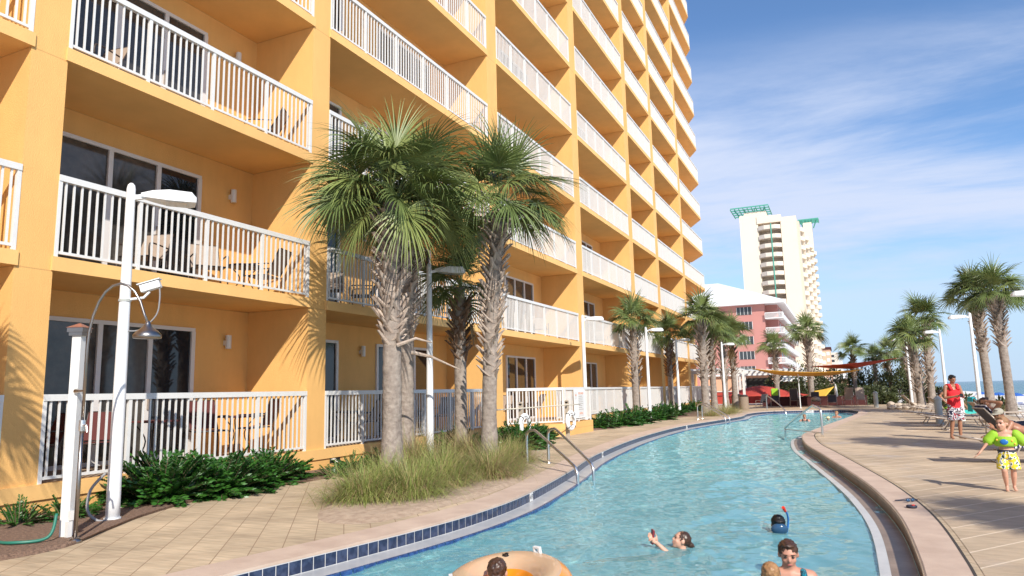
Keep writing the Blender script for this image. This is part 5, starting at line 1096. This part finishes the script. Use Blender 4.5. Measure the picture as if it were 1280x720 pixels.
mb = grab('', '', [(-.62, 22.6, G), (-.62, 22.6, G+.66), (-.66, 22.7, G+.80), (-.80, 23.1, G+.86), (-.95, 23.5, G+.82), (-1.75, 25.4, G+.18), (-1.85, 25.65, G-.02), (-1.85, 25.65, -2.3)]); mb.build('rail', 'steel', t, smooth=True, world=True)
mb = MB(); mb.tube([(-.62, 22.6, G+.12), (-1.84, 25.6, G+.05)], .018, 8); mb.build('lower_bar', 'steel', t, smooth=True, world=True)
t = thing('grab_rail', 'thin far handrail sloping into the pool near the folded chair', 'grab rail', (-4.1, 46.2, G), 0, 'stainless rails at the pool edge')
mb = grab('', '', [(-4.3, 46.6, G), (-4.3, 46.6, G+.75), (-4.15, 46.4, G+.85), (-3.2, 45.0, G+.1), (-3.1, 44.9, -2)]); mb.build('rail', 'steel', t, smooth=True, world=True)
# life ring stands with a rescue pole across them
def life_post(x, y, lab1, lab2):
    t = thing('life_ring_post', lab1, 'post', (x, y, G), 0, 'wooden posts by the terrace'); mb = MB(); mb.box((0, 0, .58), (.11, .09, 1.16)); mb.tube([(0, -.045, 1.16), (0, .045, 1.16)], .055, 16); mb.build('post', 'beam_grey', t)
    MB().box((.0, -.06, 1.0), (.06, .05, .03)).build('pole_hook', 'steel', t)
    r = thing('life_ring', lab2, 'life ring', (x+.12, y-.03, G+.58), R(84), 'white life rings on the posts')
    m = torus(.26, .26, .055, 30, 12); m.v = [(a, c, b) for a, b, c in m.v]; m.build('ring', 'ring_white', r, smooth=True)
    m = MB()
    for a in (45, 135, 225, 315): 
        q = torus(.062, .062, .012, 14, 6); rr = Matrix.Rotation(R(a), 3, 'Y'); q.v = [tuple(rr @ V(v[0]+.26, v[1], v[2])) for v in q.v]; q.build('rope_band', 'black', r)
    m = MB(); rnd = random.Random(5)
    for i in range(7): a0 = rnd.uniform(0, 6.28); m.tube(catmull([V(.2*math.cos(a0+j*.9), -.06+.02*rnd.random(), .2*math.sin(a0+j*.9)-.05*j*.3) for j in range(5)], step=4), .008, 5)
    m.build('coiled_rope', 'ring_white', r)
life_post(-8.35, 18.6, 'wooden post with a life ring, left one below the terrace railing', 'white life ring with coiled rope on the left wooden post')
life_post(-7.85, 21.0, 'wooden post with a life ring, right one by the bulging terrace', 'white life ring with coiled rope on the right wooden post')
mb = MB(); mb.tube([(-8.6, 17.55, G+1.02), (-8.3, 18.55, G+1.03), (-7.8, 20.95, G+1.06), (-7.66, 21.7, G+1.06)], .018, 8); tag(mb.build('rescue_pole', 'rope', smooth=True), 'long pale rescue pole lying across the two wooden life ring posts', 'pole')
# pool rules sign on the terrace railing
t = thing('pool_sign', 'white sign with orange headings fixed to the bulging terrace railing', 'sign', (-8.455, 23.9, -.47), R(90))
MB().box((0, 0, 0), (1.15, .012, .98)).build('backing_sheet', 'white_cloth', t)
MB().box((.12, -.012, 0), (.62, .008, .86)).build('board', 'white', t)
text('POOL RULES', .095, 'sign_txt', t, (.12, -.018, .36), (R(90), 0, 0)); text('NOTICE', .1, 'sign_txt', t, (.12, -.018, -.34), (R(90), 0, 0))
mb = MB(); rnd = random.Random(3)
for i in range(8): w = rnd.uniform(.36, .52); mb.box((.12-(.52-w)/2, -.018, .26-.065*i), (w, .004, .02))
mb.build('small_print', 'sign_grey', t); MB().box((-.40, -.012, .3), (.26, .006, .26)).build('small_board', 'white', t); text('NO', .09, 'sign_txt', t, (-.40, -.017, .3), (R(90), 0, 0))
# goggles on the curb
t = thing('swim_goggles', 'small pair of swim goggles lying on the near curb coping', 'goggles', (.66, 10.4, G+.02), R(40))
for k in (-1, 1): MB().ell((k*.035, 0, .02), (.03, .018, .02)).build('lens', 'mask_blue', t, smooth=True)
mb = MB(); mb.tube(catmull([V(.06, 0, .015), V(.16, .05, .01), (V(.12, .14, .012)), V(-.02, .12, .01), V(-.14, .1, .012), V(-.06, 0, .015)], step=4), .006, 6); mb.build('strap', 'ink', t)
t = thing('diving_toy', 'small dark ring toy beside the goggles on the curb', 'toy', (.64, 9.95, G+.03)); m = torus(.045, .045, .016, 20, 10); m.build('ring', 'ink', t, smooth=True); MB().ell((.02, .02, .01), (.02, .02, .012)).build('bead', 'tip_red', t)
# bollards
def bollard(loc, h, r, m, label):
    t = thing('bollard', label, 'bollard', loc, 0, 'bollards on the beach side'); MB().lathe((0, 0, 0), [(r, 0), (r, h*.86)], 16).build('shaft', m, t, smooth=False)
    MB().lathe((0, 0, h*.86), [(r*1.18, 0), (r*1.2, h*.05), (r*.8, h*.1), (r*.35, h*.16)], 16).build('cap', m, t)
bollard((1.85, 50.3, G), 1.0, .13, 'grey', 'grey green bollard standing alone left of the rubble pile'); bollard((3.1, 30.0, G), .98, .125, 'grey', 'thick grey bollard among the loungers, left of the man in red'); bollard((4.1, 32.3, G), .95, .1, 'white', 'white bollard just right of the man in red')
bollard((5.2, 24.5, G), 1.3, .14, 'white', 'white bollard behind the reclining man, below the right-hand palms')
# wooden bins
def bin_(loc, label, m, r=.3, h=.82, lid='frame_dk'):
    t = thing('litter_bin', label, 'bin', loc, 0, 'bins by the far pool corner'); MB().lathe((0, 0, 0), [(r, .03), (r, h)], 22).build('barrel', m, t); MB().lathe((0, 0, h), [(r*.9, 0), (r*.94, .05), (r*.7, .12), (r*.5, .14)], 22).build('lid', lid, t)
bin_((-6.0, 49.6, G), 'tan slatted bin at the far left corner of the pool', 'slats'); bin_((-6.75, 52.0, G), 'dark domed bin just behind the tan slatted bin', 'frame_dk', .38, .85)
# rubble
for i in range(14):
    rnd = random.Random(500+i); bm = bmesh.new(); bmesh.ops.create_icosphere(bm, subdivisions=2, radius=1)
    sx, sy, sz = rnd.uniform(.16, .3), rnd.uniform(.14, .26), rnd.uniform(.1, .19)
    for v in bm.verts: k = 1+rnd.uniform(-.14, .14); v.co = Vector((v.co.x*sx*k, v.co.y*sy*k, v.co.z*sz*k))
    me = bpy.data.meshes.new('rock'); bm.to_mesh(me); bm.free(); me.materials.append(M['rock']); o = bpy.data.objects.new('rock', me); COL.objects.link(o)
    o.location = (2.5+(i % 7)*.36+rnd.uniform(-.1, .1), 46.5+(i//7)*.7-(i % 7)*.25, G+sz*.7+(0.12 if i > 6 else 0)); tag(o, 'pale rough stone lying in the rubble pile at the edge of the far deck', 'rock', 'rocks of the rubble pile')

# ------------------------------------------------------------------ patio furniture
def chair_proto(name, label, cat, loc, rz, fr='frame_dk', fab='sling', sh=.42, bh=.95, group=None, rec=.18):
    t = thing(name, label, cat, loc, rz, group); w = .26
    mb = MB()
    for s in (-1, 1):
        mb.tube(catmull([V(s*w, .22, sh), V(s*w, .24+rec*.5, sh+(bh-sh)*.5), V(s*w, .24+rec, bh)], step=4), .013, 7); mb.tube([(s*w, -.24, sh), (s*w, .22, sh)], .013, 7)
        mb.tube(catmull([V(s*(w+.03), -.26, sh-.02), V(s*(w+.03), -.27, sh+.18), V(s*(w+.03), -.15, sh+.23), V(s*(w+.03), .28, sh+.22)], step=4), .014, 7)
    mb.tube([(-w, .24+rec, bh), (w, .24+rec, bh)], .013, 7); mb.tube([(-w, -.24, sh), (w, -.24, sh)], .013, 7); mb.build('frame', fr, t, smooth=True)
    for s in (-1, 1):
        for y in (-.25, .27):
            MB().tube([(s*(w+.02), y, sh), (s*(w+.04), y*1.12, 0)], .013, 7).build('leg', fr, t, smooth=True)
    mb = MB(); mb.strip([(-w, -.24, sh), (-w, 0, sh-.02), (-w, .22, sh)], [(w, -.24, sh), (w, 0, sh-.02), (w, .22, sh)]); o = mb.build('seat', fab, t); o.modifiers.new('s', 'SOLIDIFY').thickness = .012
    mb = MB(); mb.strip([(-w, .225, sh+.03), (-w, .24+rec*.5, sh+(bh-sh)*.5), (-w, .24+rec, bh-.01)], [(w, .225, sh+.03), (w, .24+rec*.5, sh+(bh-sh)*.5), (w, .24+rec, bh-.01)]); o = mb.build('backrest', fab, t); o.modifiers.new('s', 'SOLIDIFY').thickness = .012
    return t
def table_proto(name, label, loc, r=.38, h=.55, top='frame_dk', group=None, square=False):
    t = thing(name, label, 'table', loc, 0, group)
    if square: MB().box((0, 0, h), (2*r, 2*r*.8, .03)).build('tabletop', top, t, bevel=.008)
    else: MB().lathe((0, 0, h-.02), [(r-.01, 0), (r, .012), (r, .03), (r-.01, .035)], 28).build('tabletop', top, t)
    for i in range(4):
        a = R(45+90*i); c, s = math.cos(a), math.sin(a); MB().tube(catmull([V(c*r*.75, s*r*.75, h-.02), V(c*r*.25, s*r*.25, h*.55), V(c*r*.7, s*r*.7, 0)], step=5), .012, 6).build('leg', 'frame_dk', t, smooth=True)
    return t
GB = 'chairs on the balconies'; z1 = S0+FH+.008; z0 = S0+.008; z2 = S0+2*FH+.008; z3_ = S0+3*FH+.008
CH = chair_proto('patio_chair', 'tan sling chair left of the small round table on the second-floor balcony', 'chair', (-10.7, 9.55, z1), R(60), group=GB, rec=.25)
TB = table_proto('patio_table', 'small round table between two sling chairs on the balcony above the first railing', (-10.45, 10.2, z1), .33, .52, group='tables on the balconies')
CL = [((-10.6, 10.85, z1), R(-75), 'tan sling chair right of the small round table on the second-floor balcony'), ((-10.9, 8.3, z1), R(20), 'sling chair in front of the glass door on the second-floor balcony'),
      ((-10.9, 7.2, z2), R(10), 'dark chair behind the top left balcony railing'), ((-10.8, 10.9, z2), R(-60), 'tan chair at the right end of the top left balcony'),
      ((-10.8, 13.2, z1), R(30), 'dark chair at the left of the second-floor balcony right of the first column'), ((-10.7, 14.3, z1), R(-60), 'dark chair beside the first one on the second-floor balcony right of the first column'),
      ((-10.8, 13.0, z3_), R(20), 'chair on the fourth-floor balcony above the foreground palms'), ((-10.7, 18.9, z1), R(-80), 'chair on the second-floor balcony behind the shaggy palm'),
      ((-10.8, 26.2, z1), R(30), 'chair on the second-floor balcony above the bulging terrace'), ((-10.8, 34.0, z1), R(30), 'chair on the second-floor balcony above the shrub bed'),
      ((-10.8, 22.4, z0), R(0), 'chair behind the terrace railing left of the life rings'), ((-10.4, 24.1, z0), R(-90), 'chair on the bulging terrace behind the sign')]
for l, r, lab in CL: clone(CH, l, r, lab)
CR = chair_proto('patio_chair', 'red-cushioned chair behind the white shower post on the ground-floor patio', 'chair', (-10.8, 7.6, z0), R(40), fab='cush_red', group=GB, bh=.9)
clone(CR, (-10.75, 10.9, z0), R(-70), 'tall red-seated chair at the right end of the first ground-floor patio', (1, 1, 1.15)); clone(CR, (-11.0, 6.75, z0), R(-10), 'red-cushioned chair in the left corner of the first ground-floor patio')
clone(CR, (-10.75, 9.75, z0), R(70), 'tall red-seated chair left of the high table on the first ground-floor patio', (1, 1, 1.15))
clone(CH, (-10.75, 12.8, z0), R(70), 'chair behind the railing directly right of the first column on the ground floor'); clone(CH, (-10.7, 14.4, z0), R(-80), 'chair right of the table behind the stoutest palm'); clone(CH, (-10.8, 18.3, z0), R(0), 'dark chair behind the railing between lamp pole and shaggy palm')
TB2 = table_proto('patio_table', 'square red-topped high table on the first ground-floor patio', (-10.6, 10.35, z0), .36, .72, 'cush_red', 'tables on the balconies', True)
clone(TB, (-10.6, 13.6, z0), 0, 'round table behind the railing left of the stoutest palm', (1.2, 1.2, 1.35)); clone(TB2, (-10.5, 8.35, z0), 0, 'red-topped table behind the nearest lamp pole')
# chairs round the far end of the pool
GF = 'upright chairs beyond the far pool end'
F1 = chair_proto('pool_chair', 'dark sling chair with upright back beneath the left half of the yellow sail', 'chair', (-3.15, 54.5, G), R(8), 'frame_tan', 'sling_dk', .42, 1.25, GF, .2)
F2 = chair_proto('pool_chair', 'upright tan sling chair, left one of the two beside the grey bollard', 'chair', (.28, 53.2, G), R(-15), 'frame_tan', 'sling', .45, 1.25, GF, .2)
clone(F2, (1.1, 52.8, G), R(10), 'upright tan sling chair, right one of the two beside the grey bollard')
clone(F1, (-4.45, 54.6, G), R(0), 'chair with a yellow-green towel over its back'); clone(F1, (-5.35, 54.2, G), R(-30), 'low tan chair just right of the bins', (1, 1, .72)); clone(F1, (-1.75, 54.3, G), R(5), 'chair with a grey bundle, right of the second shaded palm', (1, 1, .8)); clone(F1, (-.7, 54.0, G), R(0), 'low empty chair under the yellow sail, left of the tan pair', (1, 1, .62))
drape('beach_towel', [(.0, 0), (.02, .45), (.06, .5), (.1, .45), (.12, .05)], .2, 'lime', 'yellow-green towel over the back of a far pool chair', (-4.45, 54.78, G+.8), R(90), hang=.0)
t = thing('towel_bundle', 'grey bundle of towels lying on a far pool chair', 'towel', (-1.75, 54.2, G+.38)); mb = MB(); mb.ell((0, 0, .15), (.3, .25, .16)); mb.ell((.15, .05, .1), (.2, .2, .12)); o = mb.build('folded_towels', 'sign_grey', t); remesh(o, .03, 3)
# ------------------------------------------------------------------ sails, poles, pergola, red canopy
def sail(label, A, Bv, Cv, m, loc, sag=.5):
    A, Bv, Cv = Vector(A), Vector(Bv), Vector(Cv); n = 12; vs = []; idx = {}; fs = []
    for i in range(n+1):
        for j in range(n+1-i):
            u, v = i/n, j/n; w = 1-u-v; p = A*w+Bv*u+Cv*v; pull = 27*u*v*w; cen = (A+Bv+Cv)/3; e = (u*v+v*w+w*u); p = p+(cen-p)*0.22*e*(1-pull)*1.2; p.z -= sag*e*1.6; idx[i, j] = len(vs); vs.append(p)
    for i in range(n):
        for j in range(n-i):
            fs.append((idx[i, j], idx[i+1, j], idx[i, j+1]))
            if j < n-i-1: fs.append((idx[i+1, j], idx[i+1, j+1], idx[i, j+1]))
    mb = MB(); mb.add(vs, fs); o = mb.build('shade_sail', m, smooth=True); o.modifiers.new('s', 'SOLIDIFY').thickness = .03; tag(o, label, 'shade sail', 'cloth shade sails'); return o
AS = sail('long amber yellow shade sail stretched over the far pool chairs', (-5.1, 47.5, 1.12), (1.35, 52, .95), (-2.6, 57, .75), 'amber_cloth', 0, .5)
RS = sail('dark red shade sail rising to the right above the thicket', (2.95, 46, 1.38), (-1.9, 56, 1.32), (.6, 53, 1.0), 'red_cloth', 0, .12)
def rope(par, a, b): MB().tube([a, b], .012, 5).build('rope', 'rope', par)
rope(AS, (-5.1, 47.5, 1.12), (-6.95, 48.5, 1.35)); rope(AS, (1.35, 52, .95), (.98, 62.4, 1.2)); rope(AS, (-2.6, 57, .75), (-2.15, 59.4, .9))
rope(RS, (2.95, 46, 1.38), (3.9, 46.5, 1.5)); rope(RS, (.6, 53, 1.0), (.95, 62.4, 1.5)); rope(RS, (-1.9, 56, 1.32), (-2.15, 59.4, 1.5))
sail('small bright yellow sail corner hanging low above the far chairs', (-.55, 58, -.15), (-2.0, 58.5, -.45), (-1.5, 57, -1.25), 'yellow_cloth', 0, .05)
for x, y, z, lab in [(-2.58, 50.6, 1.5, 'tall thin white pole in the middle of the far chairs')]:
    mb = MB(); mb.tube([(0, 0, 0), (0, 0, z-G)], .032, 10); mb.lathe((0, 0, 0), [(.09, 0), (.09, .02)], 12); o = mb.build('sail_pole', 'lampwhite', smooth=False); o.location = (x, y, G); tag(o, lab, 'pole', 'poles of the shade sails')
def closed_umbrella(loc, h, label):
    t = thing('closed_umbrella', label, 'umbrella', loc, 0, 'closed umbrellas behind the far chairs'); MB().tube([(0, 0, 0), (0, 0, h)], .02, 8).build('pole', 'frame_tan', t); MB().lathe((0, 0, h*.42), [(.07, 0), (.11, .05), (.09, h*.4), (.03, h*.6)], 10).build('folded_canopy', 'white_cloth', t)
closed_umbrella((-.42, 54.6, G), 1.5, 'closed white umbrella leaning right of the small yellow sail'); closed_umbrella((-3.0, 55.2, G), 1.25, 'closed white umbrella right beside the dark upright chair')
t = thing('red_canopy', 'broad low red canopy tent spread behind the bins and far chairs', 'canopy', (-6.1, 61.5, G))
mb = MB(); vs = []; n = 20
for j, (f, z) in enumerate(((0.0, 1.50), (.25, 1.36), (.5, 1.08), (.75, .82), (1.0, .66))):
    for k in range(n): a = 2*math.pi*k/n; lob = 1+.12*math.cos(4*a+.6); vs.append((3.3*f*lob*math.cos(a), 2.2*f*lob*math.sin(a), z+.06*math.cos(4*a)*f))
mb.add(vs, [(j*n+k, j*n+(k+1) % n, (j+1)*n+(k+1) % n, (j+1)*n+k) for j in range(4) for k in range(n)]); o = mb.build('canopy_cloth', 'red_cloth', t, smooth=True); o.modifiers.new('s', 'SOLIDIFY').thickness = .03
for x, y in ((-2.6, -1.2), (2.6, -1.2), (-2.6, 1.2), (2.6, 1.2)): MB().tube([(x, y, 0), (x, y, .78)], .04, 8).build('pole', 'frame_dk', t)
t = thing('low_wall', 'low red wall behind the far pool chairs, coloured dark for the sail shade', 'wall', (-1.5, 56.5, G)); MB().bx(-4.0, 3.0, -.12, .12, 0, .62).build('panel', 'dkred_cloth', t); MB().bx(-4.05, 3.05, -.16, .16, .62, .68).build('cap', 'dkred_cloth', t)  # red darkened in the colour itself to stand for shade under the sail
t = thing('red_wall', 'long red wall behind the left bank palms, under the white bar', 'wall', (-10, 66, G)); MB().bx(-3, 4.2, -.12, .12, 0, 1.05).build('panel', 'red_cloth', t); MB().bx(-3.05, 4.25, -.17, .17, 1.05, 1.12).build('cap', 'white', t)
def pergola(label, x0, x1, y0, y1, z, nb):
    t = thing('pergola', label, 'pergola', (x0, y0, G))
    for x in (x0, x1):
        for y in (y0, y1): MB().bx(x-.09, x+.09, y-.09, y+.09, G, z-.25).build('post', 'white', t, world=True)
    for y in (y0, y1): MB().bx(x0-.4, x1+.4, y-.06, y+.06, z-.25, z).build('beam', 'white', t, world=True)
    for i in range(nb): x = x0+(x1-x0)*i/(nb-1); MB().bx(x-.04, x+.04, y0-.6, y1+.4, z, z+.14).build('rafter', 'white', t, world=True)
pergola('white wooden pergola right of the last orange column', -10.2, -7.0, 54.5, 58.5, 1.25, 8)
pergola('long white pergola in front of the pool bar', -8.2, -3.0, 66.0, 69.5, 1.35, 12)
t = thing('pool_bar', 'open-fronted pool bar with dark opening and white striped awning', 'building', (-6, 70.5, G)); MB().bx(-6.5, 3.4, 0, 3.4, 0, 2.5).build('wall', 'peach', t); MB().bx(-2.4, .1, -.04, 0, .95, 2.25).build('opening', 'dark', t)
MB().bx(-6.8, 3.7, -.3, 3.7, 2.5, 2.66).build('roof', 'roof_white', t); mb = MB(); mb.add([(.4, -.02, 2.4), (3.2, -.02, 2.4), (3.2, -1.2, 1.85), (.4, -1.2, 1.85)], [(0, 1, 2, 3)]); o = mb.build('awning', 'white_cloth', t); o.modifiers.new('s', 'SOLIDIFY').thickness = .03; MB().bx(.5, 3.1, -.04, 0, .6, 1.8).build('window', 'dkred_cloth', t)
MB().bx(-2.7, .3, -.35, -.05, .85, .95).build('counter', 'white', t)
t = thing('beach_hut', 'small peach hut with a white pyramid roof among the bushes', 'building', (.35, 86, G)); MB().bx(-.45, .45, -.4, .4, 0, 2.15).build('wall', 'peach', t)
mb = MB(); mb.add([(-.75, -.7, 2.1), (.75, -.7, 2.1), (.75, .7, 2.1), (-.75, .7, 2.1), (0, 0, 2.85)], [(0, 1, 4), (1, 2, 4), (2, 3, 4), (3, 0, 4), (3, 2, 1, 0)]); mb.build('roof', 'roof_white', t)

# ------------------------------------------------------------------ far buildings
t = thing('pink_hotel', 'pink mid-rise hotel with a white hipped roof and corner balconies', 'building', (-25, 150, G)); P0 = Vector(t.location)
X0, X1, Y0, Y1, ZT = -48.0, -10.7, 150.0, 205.0, 16.4
MB().bx(X0, -13.0, Y0, Y1, G, ZT).build('wall', 'pink', t, world=True); MB().bx(-13.0, X1, Y0+2.6, Y1, G, ZT).build('side_wall', 'pink', t, world=True)
mb = MB(); e = [(X0-1.2, Y0-1.5), (X1+1.6, Y0-1.5), (X1+1.6, Y1+1.5), (X0-1.2, Y1+1.5)]; vs = [(x, y, ZT) for x, y in e]+[(x, y, ZT+.5) for x, y in e]+[(-30, 166, ZT+7.2), (-24, 166, ZT+7.2), (-24, 190, ZT+7.2), (-30, 190, ZT+7.2)]
mb.add(vs, [(3, 2, 1, 0), (0, 1, 5, 4), (1, 2, 6, 5), (2, 3, 7, 6), (3, 0, 4, 7), (4, 5, 9, 8), (5, 6, 10, 9), (6, 7, 11, 10), (7, 4, 8, 11), (8, 9, 10, 11)]); mb.build('roof', 'roof_white', t, world=True)
for k in range(6):
    zb = G+3.0*k
    for x, w, h in ((-16.9, 2.9, 1.6), (-24.5, 1.1, 1.2), (-31, 2.9, 1.6)):
        if x == -24.5 and k < 2: continue
        fr = MB().bx(x-w/2, x+w/2, Y0-.06, Y0-.001, zb+.9, zb+.9+h).build('window', 'win', t, world=True); m = MB()
        for i in range(5 if w > 2 else 3):
            q = x-w/2+w*i/(4 if w > 2 else 2); m.bx(q-.035, q+.035, Y0-.12, Y0-.065, zb+.9, zb+.9+h)
        m.build('frame', 'white', fr); fr.children[0].location = Vector((0, 0, 0))-Vector(t.location)
    MB().bx(-12.9, X1+1.2, Y0-.6, Y0+2.6, zb-.18, zb).build('balcony_slab', 'white', t, world=True)
    m = MB(); m.bx(-12.9, X1+1.2, Y0-.6, Y0-.52, zb+.95, zb+1.08); m.bx(X1+1.12, X1+1.2, Y0-.6, Y0+2.6, zb+.95, zb+1.08)
    for i in range(22): x = -12.9+(X1+1.2+12.9)*i/21; m.bx(x-.035, x+.035, Y0-.59, Y0-.53, zb, zb+.95)
    for i in range(14): y = Y0-.6+3.2*i/13; m.bx(X1+1.12, X1+1.19, y-.035, y+.035, zb, zb+.95)
    m.build('balcony_railing', 'white', t, world=True)
    for i in range(8):
        y = Y0+7+i*6.2; MB().bx(X1+.001, X1+.05, y-1.2, y+1.2, zb+.3, zb+2.3).build('window', 'win', t, world=True)
    m = MB(); m.bx(X1, X1+1.1, Y0+3.5, Y1-1, zb-.15, zb); m.bx(X1+1.02, X1+1.1, Y0+3.5, Y1-1, zb+.1, zb+1.0); m.build('side_balcony', 'white', t, world=True)
t = thing('low_hotel_wing', 'pale pink wing with a second white roof behind the pink hotel, left', 'building', (-45, 222, G)); MB().bx(-25, 7.5, 0, 30, 0, 24).build('wall', 'peach', t)
mb = MB(); mb.add([(-26, -1, 24), (8.5, -1, 24), (8.5, 31, 24), (-26, 31, 24), (-14, 15, 33), (-1, 15, 33)], [(0, 1, 5, 4), (1, 2, 5), (2, 3, 4, 5), (3, 0, 4), (3, 2, 1, 0)]); mb.build('roof', 'roof_white', t); MB().bx(-6, -3, -.1, 0, 19.5, 21).build('window', 'win', t)
t = thing('cream_tower', 'tall cream apartment tower with green metal crowns', 'building', (-17, 235, G)); 
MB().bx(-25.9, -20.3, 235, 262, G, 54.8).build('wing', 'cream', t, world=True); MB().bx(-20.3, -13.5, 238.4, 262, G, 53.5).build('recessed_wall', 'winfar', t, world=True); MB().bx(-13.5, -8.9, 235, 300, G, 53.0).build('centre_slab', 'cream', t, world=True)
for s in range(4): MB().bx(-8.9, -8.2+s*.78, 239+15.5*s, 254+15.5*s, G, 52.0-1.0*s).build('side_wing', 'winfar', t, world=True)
MB().bx(-20.6, -13.3, 234.7, 239, 51.6, 53.9).build('top_band', 'cream', t, world=True)
nfl = 17
for k in range(nfl):
    z = 49.6-2.98*k
    pl = [(-20.3, 238.4), (-20.3, 234.6), (-18.5, 233.4), (-15.2, 233.4), (-13.6, 234.6), (-13.6, 238.4)]
    m = MB().prism(pl, z-.25, z); q = [(-20.3, 234.8), (-18.5, 233.6), (-15.2, 233.6), (-13.6, 234.8)]
    MB().prism([(-20.3, 234.6), (-18.5, 233.38), (-15.2, 233.38), (-13.6, 234.6), (-13.6, 234.75), (-15.2, 233.53), (-18.5, 233.53), (-20.3, 234.75)], z, z+1.05).build('balcony_front', 'cream2', t, world=True)
    m.build('balcony', 'cream2', t, world=True)
    for s in range(4):
        x = -8.2+s*.78; y = 239+15.5*s
        MB().prism([(x-1.0, y+.3), (x+1.2, y+5.5), (x, y+13), (x-1.0, y+13)], z-.3, z+1.0).build('side_balcony', 'cream', t, world=True)
MB().bx(-16.5, -16.2, 233.2, 233.36, 3, 51).build('green_stripe', 'verdigris', t, world=True)
def crown(t, cx, cy, z, rx, ry, n):
    m = MB()
    for i in range(n): x = cx-rx+2*rx*i/(n-1); m.bx(x-.12, x+.12, cy-ry, cy+ry, z+.6, z+.9)
    for i in range(5): y = cy-ry+2*ry*i/4; m.bx(cx-rx, cx+rx, y-.15, y+.15, z+.9, z+1.25)
    for sx in (-.45, -.15, .15, .45): m.beam((cx+sx*rx, cy-ry*.5, z-2.2), (cx+sx*rx*1.8, cy-ry*.9, z+.6), .3, .3)
    m.build('crown_lattice', 'verdigris', t, world=True)
MB().bx(-24.6, -17.8, 237, 247, 53.5, 56.2).build('penthouse', 'cream', t, world=True); crown(t, -22.7, 242, 56.6, 5.9, 6.5, 10)
MB().bx(-8.5, -5.5, 285, 295, 50, 61).build('penthouse', 'cream', t, world=True); crown(t, -6.6, 290, 61.5, 3.6, 3.6, 7)
t = thing('peach_block', 'small distant peach block right of the cream tower', 'building', (-6.2, 330, G)); MB().bx(-2.9, 2.9, 0, 20, 0, 16.3).build('wall', 'peach', t); MB().bx(-3.3, 3.3, -.5, 20, 16.3, 17.3).build('roof', 'dkred_cloth', t); 
for k in range(5): MB().bx(1.3, 2.5, -.1, 0, 3+2.7*k, 4.4+2.7*k).build('window', 'white', t)
t = thing('white_block', 'pale distant block at the right end of the skyline', 'building', (-1.9, 420, G)); MB().bx(-2.8, 1.4, 0, 20, 0, 18.5).build('wall', 'cream2', t); MB().bx(1.4, 3.2, 0, 20, 0, 14.5).build('lower_wing', 'white', t)
for k in range(6): MB().bx(-2.2, -.6, -.1, 0, 3+2.6*k, 4.3+2.6*k).build('window', 'win', t)
# ------------------------------------------------------------------ beach: umbrellas and people
def bumb(x, y, lab, first=[None]):
    z = terrain_h(x, y)
    if first[0] is None:
        t = thing('beach_umbrella', lab, 'umbrella', (x, y, z), 0, 'blue beach umbrellas on the sand'); MB().tube([(0, 0, 0), (0, 0, 2.1)], .03, 6).build('pole', 'white', t); mb = MB(); mb.lathe((0, 0, 1.7), [(1.2, 0), (1.0, .14), (.5, .36), (.03, .48)], 10); mb.build('canopy', 'blue', t); mb = MB(); mb.box((.9, 0, .3), (.6, 1.7, .12)); mb.build('lounge_mat', 'blue', t); first[0] = t
    else: clone(first[0], (x, y, z), random.uniform(0, 3), lab)
for i in range(14):
    bumb(24.5+2.3*(i % 7)+random.uniform(-.3, .3), 150+14*(i//7)-2.5*(i % 7), ['blue umbrella in the nearer row set out on the bright beach sand', 'blue umbrella in the farther row set out on the bright beach sand'][i//7])
rnd = random.Random(9); cols = ['red_cloth', 'ink', 'blue', 'white_cloth', 'turq']; fp = {}; CN = dict(red_cloth='red', ink='dark', blue='blue', white_cloth='white', turq='turquoise')
for i in range(12):
    x, y = rnd.uniform(20, 58), rnd.uniform(110, 190); key = cols[i % 5]
    if key not in fp:
        t = thing('person', 'tiny person in %s swimwear on the distant beach' % CN[key], 'person', (x, y, terrain_h(x, y)), rnd.uniform(0, 6), 'people on the distant beach'); b, P, rot = figure(t, stand(1.7), 1.7, 'skin_tan', .035, hands=False); MB().ell((0, 0, .9), (.18, .14, .2)).build('swimwear', key, t); MB().ell(P(0, -.05, .12), .12).build('hair', 'hair_blk', t); fp[key] = t
    else: clone(fp[key], (x, y, terrain_h(x, y)), rnd.uniform(0, 6), 'tiny person in %s swimwear on the distant beach' % CN[key])
